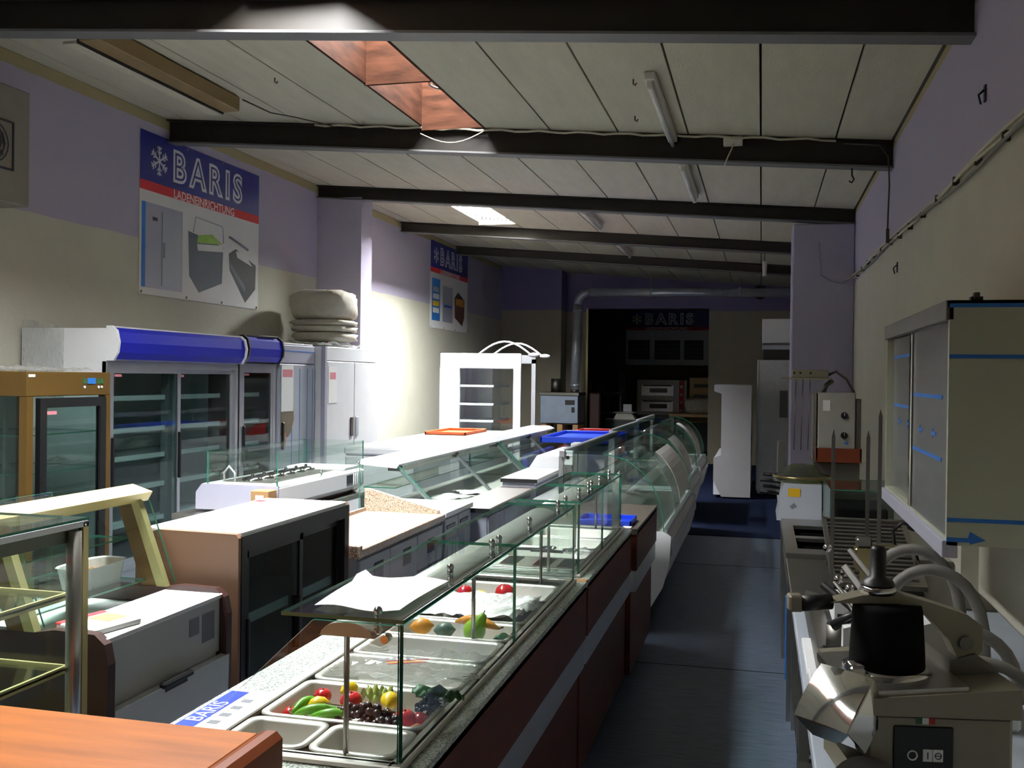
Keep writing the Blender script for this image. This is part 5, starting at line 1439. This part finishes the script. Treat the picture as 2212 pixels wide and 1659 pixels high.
solo('cardboard_piece', G().prism([(2.6, .21), (2.95, .21), (2.9, .55), (2.7, .62), (2.6, .5)], 'x', .16, .17), card_m, 'torn cardboard piece standing under the near bench', 'cardboard')
solo('foam_sheet', box(.19, .2, 1.6, 2.5, .21, .74), white_m, 'white foam sheet standing under the near bench', 'foam')

# vegetable cutter in front
O = Vector((.205, 2.02, .80))
CM = Matrix.Translation(O) @ Matrix.Rotation(R(10), 4, 'Z')
t = thing('vegetable_cutter', 'steel vegetable cutter with black drum, polished chute and black control panel', 'machine', tuple(O))
beige_m = mat('satin_steel', (140, 134, 116), .45, .4, var=.05)
def cp(name, g, m, par=None, label=None):
    return part(name, g.xf(CM), m, par or t, label)
cp('body', G().box(.0, .275, 0, .34, .012, .212, b=.008), beige_m)
cp('upper_casing', G().prism([(-.012, .21), (.285, .21), (.285, .268), (-.012, .24)], 'y', -.01, .35), beige_m)
cp('deck', G().prism([(-.03, .236), (.19, .254), (.19, .268), (-.03, .25)], 'y', .0, .28), steel_m)
cp('ring', G().lathe([(.088, .252), (.088, .266), (.078, .272), (.07, .272)], (.075, .13, 0), 28), chrome_m)
cp('drum', G().lathe([(.0, .26), (.074, .262), (.073, .30), (.068, .385), (.065, .397), (.0, .40)], (.075, .13, 0), 32), blackr_m)
cp('clamp', G().box(-.018, .012, .05, .09, .25, .285, b=.004).cyl((-.02, .07, .28), (.012, .07, .28), .012, n=10), chrome_m)
arm = cp('press_arm', G().prism([(-.045, .398), (.02, .416), (.1, .418), (.15, .405), (.225, .382), (.255, .36), (.255, .31), (.235, .285), (.21, .288), (.19, .33), (.14, .385), (.09, .4)], 'y', .105, .155), beige_m)
cp('pivot_bolt', G().cyl((.222, .098, .325), (.222, .105, .325), .014, n=14), steel_d_m, arm)
cp('arm_collar', G().lathe([(.0, .416), (.036, .416), (.036, .428), (.03, .434), (.0, .434)], (.055, .13, 0), 20), chrome_m, arm)
cp('knob', G().lathe([(.034, .434), (.03, .443), (.016, .45), (.016, .505), (.012, .512), (.0, .514)], (.055, .13, 0), 18), black_m, arm)
cp('grip', G().cyl((-.04, .125, .397), (-.105, .115, .393), .016, n=14), black_m, arm)
cp('grip_lug', G().box(-.128, -.1, .1, .135, .378, .412, b=.004), beige_m, arm)
cp('rear_cover', G().prism([(.19, .262), (.285, .262), (.285, .275), (.24, .305), (.19, .29)], 'y', .1, .35), steel_d_m)
# chute
cp('chute_neck', G().prism([(.0, .24), (.0, .11), (-.02, .10), (-.05, .14), (-.03, .235)], 'y', .02, .13), beige_m)
cp('chute', G().box(-.062, .058, -.015, .11, -.04, .036, b=.002).sheet(lambda u, v: (-.062 + .12 * u, -.015 + .125 * v, .0362 + .005 * math.sin(PI * u) + .004 * math.sin(PI * v)), 10, 10).xf(Matrix.Translation((-.008, -.005, .212)) @ Matrix.Rotation(R(38), 4, 'Z') @ Matrix.Rotation(R(-48), 4, 'Y')), mirror_m)
pn = cp('control_panel', G().box(.05, .162, -.004, 0, .045, .19, b=.002), black_m)
cp('stop_ring', G().lathe([(.010, 0), (.010, .002), (.0075, .002), (.0075, 0)], (0, 0, 0), 16).xf(Matrix.Translation((.085, -.0045, .135)) @ Matrix.Rotation(R(90), 4, 'X')), paper_m, pn)
cp('start_plate', G().box(.105, .122, -.006, -.004, .124, .147), paper_m, pn)
cp('start_mark', G().box(.1125, .1145, -.0068, -.006, .129, .142), black_m, pn)
cp('pulse_plate', G().box(.1235, .142, -.006, -.004, .124, .147), paper_m, pn)
cp('pulse_ring', G().lathe([(.0065, 0), (.0065, .001), (.005, .001), (.005, 0)], (0, 0, 0), 14).xf(Matrix.Translation((.1327, -.006, .1355)) @ Matrix.Rotation(R(90), 4, 'X')), black_m, pn)
cp('pulse_mark', G().box(.128, .1375, -.0068, -.006, .1348, .1362), black_m, pn)
cp('logo_plate', G().box(.078, .142, -.006, -.004, .065, .09), greyp_m, pn)
text('logo_text', 'GAM', .027, CM @ frame_mtx((.11, -.0065, .068), (1, 0, 0), (0, 0, 1)), black_m, pn, align='CENTER', offset=.0006)
for k, m_ in enumerate((leaf_m, paper_m, redlab_m)):
    cp('flag_sticker', G().box(.092 + .012 * k, .104 + .012 * k, -.0015, 0, .194, .206), m_)
for x, y in ((.03, .03), (.245, .03), (.03, .3), (.245, .3)):
    cp('foot', G().cyl((x, y, 0), (x, y, .012), .012, n=8), blackr_m)
g = G().cyl((0, 0, 0), (0, 0, .006), .075, n=28).xf(Matrix.Translation((.205, 1.985, .862)) @ Matrix.Rotation(R(-20), 4, 'Z') @ Matrix.Rotation(R(66), 4, 'X'))
t = thing('cutting_disc', 'dark cutting disc leaning against the vegetable cutter', 'disc', (.205, 1.98, .80))
part('disc', g, steel_d_m, t)
part('hub', G().cyl((0, 0, -.004), (0, 0, .012), .018, n=14).xf(Matrix.Translation((.205, 1.985, .862)) @ Matrix.Rotation(R(-20), 4, 'Z') @ Matrix.Rotation(R(66), 4, 'X')), blackr_m, t)

# slicing machine behind it
t = thing('slicing_machine', 'slicing machine with sloping steel bars and white base behind the vegetable cutter', 'machine', (.4, 3.2, .80))
part('base', box(.27, .62, 2.62, 3.75, .802, .86, b=.01), white_m, t)
part('motor_block', box(.15, .34, 2.46, 2.62, .86, .985, b=.008), black_m, t)
part('motor_cover', box(.16, .2, 2.445, 2.46, .90, .97, b=.006), steel_d_m, t)
def bar(p0, p1, w, th):
    p0, p1 = Vector(p0), Vector(p1); d = p1 - p0; L = d.length; x = d.normalized()
    y = Vector((0, 1, 0)); y = (y - x * y.dot(x)).normalized(); z = x.cross(y)
    M_ = Matrix(((x.x, y.x, z.x, p0.x), (x.y, y.y, z.y, p0.y), (x.z, y.z, z.z, p0.z), (0, 0, 0, 1)))
    return G().box(0, L, -w / 2, w / 2, -th / 2, th / 2, b=.003).xf(M_)
part('sloping_bar', bar((.235, 2.95, 1.125), (.47, 2.72, .83), .035, .02), steel_m, t)
part('sloping_bar', bar((.27, 3.2, 1.13), (.50, 3.0, .85), .05, .016), steel_m, t)
part('sloping_bar', bar((.215, 3.05, 1.06), (.34, 2.9, .92), .02, .012), steel_d_m, t)
for p in ((.24, 3.0, 1.10), (.23, 3.1, 1.06), (.255, 3.02, 1.05), (.21, 3.3, 1.12)):
    part('chrome_knob', G().ball(p, .014, 12, 8), chrome_m, t)
part('handle', G().tube([(.2, 2.85, .98), (.25, 2.82, 1.02), (.29, 2.8, .97)], .015, 10), black_m, t)
part('handle', G().tube([(.2, 3.3, 1.0), (.27, 3.15, .97), (.3, 3.05, .93)], .012, 10), black_m, t)
part('white_guard', G().prism([(.22, .86), (.37, .86), (.30, .96), (.25, 1.0), (.22, .99)], 'y', 2.78, 2.84), white_m, t)
part('switch_box', box(.235, .35, 3.4, 3.6, .86, .93, b=.006), white_m, t)
part('switch', box(.25, .28, 3.394, 3.4, .87, .89), black_m, t)
part('sticker', box(.29, .32, 3.394, 3.4, .9, .915), yellow_m, t)
part('cylinder', G().cyl((.225, 3.0, .86), (.225, 3.0, .95), .035, n=18), steel_d_m, t)
part('carriage', G().prism([(.16, .80 + .02), (.23, .82), (.22, .86), (.17, .87)], 'y', 2.7, 3.85), steel_m, t)

for k, (cy, r1, x0, x1, zt) in enumerate(((3.35, .017, .33, .60, 1.13), (3.12, .017, .35, .62, 1.11), (2.75, .016, .38, .62, 1.03), (2.6, .015, .40, .63, .99))):
    pts = []
    for i in range(15):
        a = PI * i / 14
        pts.append(((x0 + x1) / 2 - (x1 - x0) / 2 * math.cos(a), cy - .08 * math.sin(a * .5), .862 + (zt - .862) * math.sin(a) ** .7))
    solo('hose', G().tube(pts, r1, 10), hose_m, ['grey hose loop farthest back over the slicing machine', 'second grey hose loop over the slicing machine', 'third grey hose loop, lower, by the wall', 'lowest and nearest grey hose loop by the wall'][k], 'hose', 'grey hoses on the near bench')

# wire rack, skewers, brass fitting, plug
t = thing('wire_rack', 'tilted steel wire rack on the middle bench', 'rack', (.45, 4.5, .80))
RM = Matrix.Translation((.28, 4.15, .83)) @ Matrix.Rotation(R(14), 4, 'X')
part('frame', G().box(0, .36, 0, .02, 0, .02).box(0, .36, .68, .7, 0, .02).box(0, .02, 0, .7, 0, .02).box(.34, .36, 0, .7, 0, .02).xf(RM), steel_m, t)
for k in range(15):
    part('bar', G().box(.02, .34, .04 + k * .043, .058 + k * .043, .003, .012).xf(RM), steel_m, t)
part('tray', G().box(.01, .35, .01, .69, -.025, -.02).xf(RM), black_m, t)
part('prop', box(.3, .34, 4.78, 4.82, .80, .98), steel_d_m, t)
part('prop', box(.56, .6, 4.78, 4.82, .80, .98), steel_d_m, t)
for k, (x, y, zt) in enumerate(((.275, 4.06, 1.46), (.405, 4.08, 1.46), (.44, 4.0, 1.545))):
    t = thing('skewer', ['leftmost upright steel skewer on the right bench', 'middle upright steel skewer on the right bench', 'tallest upright steel skewer, right of the other two'][k], 'skewer', (x, y, .80), 'upright kebab skewers')
    part('blade', G().prism([(x - .007, .82), (x + .007, .82), (x + .007, zt - .03), (x, zt), (x - .007, zt - .03)], 'y', y - .003, y + .003), steel_d_m, t)
    part('base', G().cyl((x, y, .80), (x, y, .82), .03, n=14), steel_d_m, t)
t = thing('brass_valve', 'brass gas valve block standing before the skewers', 'valve', (.38, 3.85, .80))
part('stand', box(.36, .40, 3.84, 3.88, .80, .96), brass_m, t)
part('block', box(.34, .42, 3.82, 3.9, .96, 1.04, b=.006), brass_m, t)
part('cap', box(.345, .40, 3.83, 3.89, 1.04, 1.075, b=.006), steel_d_m, t)
part('lever', box(.40, .52, 3.855, 3.865, 1.045, 1.052), brass_m, t)
t = thing('power_plug', 'black round plug with cable loop by the right wall', 'plug', (.62, 4.5, .80))
part('plug', G().cyl((.60, 4.3, 1.07), (.63, 4.34, 1.08), .028, n=14), black_m, t)
part('cable', G().tube([(.60, 4.3, 1.07), (.56, 4.3, 1.075), (.53, 4.32, 1.04), (.54, 4.34, .98), (.58, 4.36, .95), (.62, 4.38, .97), (.64, 4.4, .9), (.65, 4.42, .81)], .007, 8), black_m, t)

# small glass showcase
t = thing('glass_showcase', 'small glass showcase between the bain marie and the wall', 'showcase', (.55, 5.9, .82))
part('base', box(.36, .75, 5.5, 6.1, .821, .86, b=.004), steel_m, t)
part('top', pane(.36, .75, 5.5, 6.1, 1.07, 1.076), GL, t)
part('near_glass', pane(.365, .745, 5.5, 5.506, .86, 1.07), GL, t)
part('side_glass', pane(.36, .366, 5.51, 6.1, .86, 1.07), GL, t)
part('side_glass', pane(.744, .75, 5.51, 6.1, .86, 1.07), GL, t)
part('tray', box(.4, .66, 5.6, 6.0, .861, .97, b=.01), blackr_m, t)
part('rear_panel', box(.366, .744, 6.09, 6.1, .86, 1.07), steel_d_m, t)

# grey heater with domed lid
t = thing('dome_heater', 'grey tapered heater with yellow sticker under a greenish domed lid', 'heater', (.22, 6.45, .80))
part('body', G().add([(.10, 6.22, .802), (.36, 6.22, .802), (.36, 6.68, .802), (.10, 6.68, .802), (.14, 6.25, 1.02), (.36, 6.25, 1.02), (.36, 6.66, 1.02), (.14, 6.66, 1.02)], [(0, 1, 5, 4), (1, 2, 6, 5), (2, 3, 7, 6), (3, 0, 4, 7), (4, 5, 6, 7), (0, 1, 2, 3)]), greyp_m, t)
part('sticker', G().box(.165, .235, 6.238, 6.2405, .945, .995), yellow_m, t)
part('emblem', G().add([(.19, 6.229, .87), (.215, 6.229, .89), (.2, 6.229, .91), (.175, 6.229, .885)], [(0, 1, 2, 3)]), inkg_m, t)
d = part('dome_lid', G().lathe([(.17, 0), (.17, .03), (.15, .04), (.115, .05), (.1, .085), (.06, .105), (.001, .11)], (.25, 6.45, 1.021), 28), dome_m, t)
part('rim', G().lathe([(.172, .02), (.178, .025), (.178, .038), (.17, .04)], (.25, 6.45, 1.02), 28), brass_m, d)

# kebab grill
t = thing('kebab_grill', 'upright kebab grill with two black knobs, top bracket and hanging rods before the pillar', 'grill', (.5, 7.0, .80))
part('pedestal', box(.33, .62, 6.75, 7.25, .802, 1.12, b=.006), steel_d_m, t)
part('housing', box(.365, .60, 6.86, 7.12, 1.2, 1.57, b=.006), mat('grill_casing', (176, 176, 170), .45, .3), t)
part('side_column', box(.605, .635, 6.86, 7.1, 1.12, 1.53), steel_d_m, t)
part('side_column', box(.335, .355, 6.88, 7.1, 1.12, 1.57), steel_m, t)
part('rating_plate', box(.395, .44, 6.855, 6.86, 1.45, 1.52), paper_m, t)
for z in (1.29, 1.42):
    k_ = part('knob', G().cyl((.53, 6.86, z), (.53, 6.835, z), .022, n=16), black_m, t)
    part('pointer', box(.528, .532, 6.833, 6.835, z, z + .018), white_m, k_)
part('arrow_mark', G().prism([(.53, 1.235), (.545, 1.235), (.545, 1.225), (.56, 1.24), (.545, 1.255), (.545, 1.245), (.53, 1.245)], 'y', 6.857, 6.86), tape_m, t)
tr = part('drip_tray', G().box(.345, .625, 6.68, 6.84, 1.125, 1.14).box(.345, .625, 6.68, 6.69, 1.14, 1.215).box(.345, .355, 6.68, 6.84, 1.14, 1.215).box(.615, .625, 6.68, 6.84, 1.14, 1.215), mat('rust_tray', (120, 52, 24), .5, .2, var=.2), t)
br = part('top_bracket', G().box(.13, .45, 6.85, 7.05, 1.655, 1.665).box(.2, .43, 6.9, 7.0, 1.665, 1.72, b=.004), beige_m, t)
for x in (.205, .245, .31):
    part('bracket_slot', box(x, x + .012, 6.896, 6.9, 1.69, 1.705), black_m, br)
part('bracket_arm', G().tube([(.42, 6.95, 1.68), (.48, 6.95, 1.71), (.55, 6.97, 1.66), (.6, 7.0, 1.57)], .009, 8), steel_d_m, br)
part('bracket_foot', G().tube([(.40, 6.95, 1.57), (.42, 6.94, 1.62), (.46, 6.95, 1.65)], .016, 8), steel_d_m, br)
for x in (.225, .27, .315):
    part('hanging_rod', G().cyl((x, 6.95, 1.655), (x - .008, 6.95, 1.18), .0035, n=8), steel_d_m, br)
    part('rod_ferrule', G().cyl((x, 6.95, 1.655), (x, 6.95, 1.63), .007, n=8), steel_m, br)
# frying pans with black handles at the end of the bench
for k in range(4):
    z = .803 + k * .047
    yy = 7.4 - .05 * k
    t = thing('frying_pan', ['lowest', 'second from bottom', 'third from bottom', 'topmost'][k] + ' of the black handled frying pans stacked on the far bench', 'pan', (.3, yy, z), 'stack of frying pans on the far bench')
    part('bowl', G().lathe([(.001, 0), (.10, 0), (.12, .03), (.123, .03), (.104, -.0015 + .003), (.001, .004)], (.26, yy, z), 24), steel_d_m, t)
    part('handle', G().tube([(.14, yy - .01, z + .028), (.08, yy - .015, z + .038), (.0 + .02 * (k % 2), yy - .02, z + .042)], [.009, .013, .012], 8), black_m, t)
solo('steel_plate', box(.12, .16, 7.6, 7.72, .80, 1.2, b=.006), steel_m, 'upright steel plate behind the frying pans', 'plate')

# ------------------------------------------------------------------ wall cabinet
t = thing('wall_cabinet', 'steel wall cabinet with sliding doors and blue protective tape', 'cabinet', (.7, 3.65, 1.2))
X0, X1, YA, YC, Z0, Z1 = .5, .898, 2.95, 4.36, 1.2, 1.875
part('near_side', box(X0, X1, YA, YA + .02, Z0, Z1), film_m, t)
part('far_side', box(X0, X1, YC - .02, YC, Z0, Z1), film_m, t)
part('top', box(X0 - .005, X1, YA, YC, Z1 - .02, Z1), film_m, t)
part('bottom', box(X0, X1, YA + .02, YC - .02, Z0, Z0 + .02), film_m, t)
part('rear_panel', box(X1 - .01, X1, YA + .02, YC - .02, Z0, Z1 - .02), film_m, t)
part('header', box(X0 - .01, X0 + .012, YA, YC, Z1 - .055, Z1, b=.002), steel_d_m, t)
part('lower_track', box(X0 - .012, X0 + .03, YA, YC, Z0 - .035, Z0 + .012, b=.002), lilacgrey_m, t)
for k, (a, b, dx) in enumerate(((YA + .02, YA + .73, .004), (YA + .68, YC - .02, .022))):
    d = part('sliding_door', box(X0 + dx, X0 + dx + .014, a, b, Z0 + .015, Z1 - .055), film_d_m, t)
    part('door_grip', box(X0 + dx - .008, X0 + dx, b - .04 if k == 0 else a + .05, b if k == 0 else a + .09, Z0 + .02, Z1 - .06, b=.004), chrome_m, d)
    for z in ((1.42, 1.6) if k == 0 else (1.55, 1.74)):
        part('tape_strip', box(X0 + dx - .0015, X0 + dx, a + .1, b - .06, z, z + .012), tape_m, d)
    for yy in (a + .2, a + .45):
        part('arrow_mark', G().prism([(yy, 1.49), (yy + .05, 1.49), (yy + .05, 1.48), (yy + .08, 1.495), (yy + .05, 1.51), (yy + .05, 1.5), (yy, 1.5)], 'x', X0 + dx - .0015, X0 + dx), tape_m, d)
for z in (1.265, 1.715, 1.855):
    part('tape_strip', box(X0, X1, YA - .0015, YA, z, z + .011), tape_m, t)
part('arrow_mark', G().prism([(X0, 1.21), (X0 + .06, 1.21), (X0 + .06, 1.205), (X0 + .1, 1.217), (X0 + .06, 1.24), (X0 + .055, 1.222), (X0, 1.222)], 'y', YA - .0015, YA), tape_m, t)
solo('adhesive_clip', G().box(.56, .59, 2.98, 3.01, Z1 + .001, Z1 + .012).box(.565, .578, 2.96, 2.99, Z1 + .004, Z1 + .022), cabled_m, 'small dark clip on top of the wall cabinet', 'clip')

# ------------------------------------------------------------------ cables and hooks on the right wall
def cablepath(dz, dx, ph):
    pts = []
    for i in range(41):
        y = 2.2 + (10.5 - 2.2) * i / 40
        z = 2.53 + .155 * min(1, max(0, (y - 2.5) / 7.5)) ** .8 + .012 * math.sin(1.7 * y + ph) + dz
        pts.append((XR - .014 - dx - .006 * (1 + math.sin(3 * y + ph)), y, z))
    pts.append((XR - .03, 10.58, 2.70))
    pts.append((XR - .1, 10.588, 2.66))
    return pts
t = thing('cable_bundle', 'bundle of cream cables clipped along the right wall at the paint border', 'cable', (XR, 6.3, 2.6))
for k, (dz, dx, ph) in enumerate(((0, 0, 0), (.018, .004, 1.1), (-.014, .003, 2.4))):
    part('cable', G().tube(cablepath(dz, dx, ph), .008, 6), cable_m if k != 2 else hose_m, t)
for y in [2.6 + .5 * k for k in range(16)]:
    i = (y - 2.2) / 8.3 * 40
    part('clip', box(XR - .03, XR - .001, y, y + .02, cablepath(0, 0, 0)[int(i)][2] - .018, cablepath(0, 0, 0)[int(i)][2] + .022), cabled_m, t)
solo('pillar_cable', G().tube([(.55, 10.592, 3.05), (.56, 10.592, 2.85), (.57, 10.59, 2.72), (.65, 10.59, 2.66), (.78, 10.59, 2.63), (.8, 10.59, 2.66)], .004, 6), lilac_m, 'thin painted cable on the lilac pillar', 'cable')
t = thing('hanging_cord', 'grey cord hanging at the right end of the second beam', 'cord', (.8, 7.85, 2.9))
part('cord', G().tube([(.55, 7.57, 3.365), (.8, 7.57, 3.34), (.86, 7.57, 3.25), (.868, 7.57, 3.05), (.862, 7.57, 2.85), (.86, 7.57, 2.72)], .006, 6), cabled_m, t)
part('clip', box(.85, .872, 7.56, 7.58, 2.64, 2.74), cabled_m, t)
t = thing('hook', 'dark hook hanging under the right end of the second beam', 'hook', (.62, 7.93, 3.1))
part('shank', G().tube([(.62, 7.66, 3.2), (.62, 7.66, 3.15), (.635, 7.66, 3.12), (.62, 7.66, 3.095), (.6, 7.66, 3.11)], .006, 6), black_m, t)
for k, (y, z) in enumerate(((4.55, 2.86), (7.3, 2.43))):
    t = thing('wall_hook', ['dark metal hook on the lilac part of the right wall', 'small dark metal hook on the cream part of the right wall'][k], 'hook', (XR - .02, y, z))
    part('plate', box(XR - .008, XR - .001, y - .015, y + .015, z - .03, z + .04), inkd_m, t)
    part('pin', G().tube([(XR - .008, y, z + .02), (XR - .03, y, z), (XR - .02, y, z - .04)], .005, 6), inkd_m, t)

# ------------------------------------------------------------------ ceiling lamps and cables
def strip_lamp(x, y0, y1, label, hw=.035, m=fixt_m, drop=.0):
    z = zc(x) - drop
    t = thing('strip_lamp', label, 'lamp', (x, (y0 + y1) / 2, z - .1), 'fluorescent strip lamps on the ceiling')
    part('housing', box(x - hw, x + hw, y0, y1, z - .055, z - .002, b=.006), m, t)
    part('tube', G().cyl((x, y0 + .05, z - .078), (x, y1 - .05, z - .078), .016, n=12), tube_m, t)
    for y in (y0 + .02, y1 - .05):
        part('end_socket', box(x - .018, x + .018, y, y + .03, z - .098, z - .05, b=.003), fixt_m, t)
    return t
strip_lamp(-.68, 6.02, 7.72, 'white strip lamp in front of the second beam')
strip_lamp(-.67, 8.5, 10.1, 'white strip lamp between second and third beam')
strip_lamp(-2.0, 11.2, 12.5, 'strip lamp right of the far skylight')
strip_lamp(-2.0, 14.1, 15.4, 'strip lamp before the last beam')
t = thing('box_lamp', 'long tan box lamp with white tray on the left of the ceiling', 'lamp', (-3.95, 6.0, 3.6))
z = zc(-3.83) - .005
part('housing', box(-3.99, -3.85, 5.15, 6.8, z - .11, z - .005, b=.004), lampbr_m, t)
part('reflector', box(-4.1, -3.99, 5.15, 6.8, z - .125, z - .105, b=.003), plank_m, t)
part('cover', box(-4.0, -3.985, 5.15, 6.8, z - .125, z - .02), black_m, t)
solo('ceiling_cable', G().tube([(-3.84, 6.82, zc(-3.84) - .02), (-3.7, 7.0, zc(-3.7) - .07), (-3.6, 7.2, zc(-3.6) - .05), (-3.5, 7.45, zc(-3.5) - .03), (-3.35, 7.75, zc(-3.35) - .02)], .006, 6), cabled_m, 'thin cable from the box lamp to the second beam', 'cable')
pts = [(-3.6 + .1 * k, 7.57, zc(-3.6 + .1 * k) - .02 - .008 * math.sin(1.9 * k)) for k in range(42)]
t = thing('beam_cable', 'cream cable running along the top of the second beam with a junction box', 'cable', (-1.5, 7.84, 3.4))
part('cable', G().tube(pts, .009, 6), cable_m, t)
part('junction_box', box(-.3, -.16, 7.63, 7.57, zc(-.2) - .075, zc(-.2) - .01, b=.006), fixt_m, t)
part('tail', G().tube([(-.22, 7.54, zc(-.2) - .07), (-.23, 7.54, 3.37), (-.27, 7.54, 3.28), (-.29, 7.54, 3.22)], .006, 6), cable_m, t)
solo('drooping_wire', G().tube([(-2.68 + .06 * k, 7.57, zc(-2.5) - .05 - .085 * math.sin(PI * k / 9)) for k in range(10)], .004, 6), cable_m, 'pale wire drooping in front of the second beam under the skylight', 'wire')
t = thing('pendant_socket', 'white lamp socket hanging under the ceiling near the pillar', 'lamp', (.05, 13.9, 3.0))
part('wire', G().cyl((.02, 13.9, zc(.02)), (.02, 13.9, 3.25), .005, n=6), black_m, t)
part('socket', G().cyl((.02, 13.9, 3.25), (.02, 13.9, 3.05), .035, r2=.025, n=12), fixt_m, t)
part('loop', G().tube([(.02, 13.9, 3.4), (.12, 13.9, 3.36), (.13, 13.9, 3.28), (.05, 13.9, 3.24)], .004, 6), cable_m, t)
t = thing('shaft_lamp', 'oval caged lamp inside the reddish skylight shaft', 'lamp', (-2.25, 6.7, 3.7))
part('cage', G().tube([(-2.25 + .07 * math.cos(2 * PI * i / 16), 6.75 + .11 * math.sin(2 * PI * i / 16), 3.72) for i in range(17)], .008, 6), steel_m, t)
part('glass', G().ball((-2.25, 6.75, 3.74), (.055, .095, .03), 14, 8), tube_m, t)
part('bracket', box(-2.19, -2.151, 6.7, 6.8, 3.72, 3.78), steel_d_m, t)
for k, (x, y) in enumerate(((-3.3, 6.3), (-.8, 6.2), (-.9, 7.1))):
    solo('ceiling_hook', G().tube([(x, y, zc(x) - .001), (x, y, zc(x) - .03), (x + .015, y, zc(x) - .04), (x + .02, y, zc(x) - .025)], .005, 6), brownink_m, ['rusty hook in the ceiling left of the reddish skylight', 'rusty hook in the ceiling right of the reddish skylight', 'small rusty hook in the ceiling before the second beam'][k], 'hook')
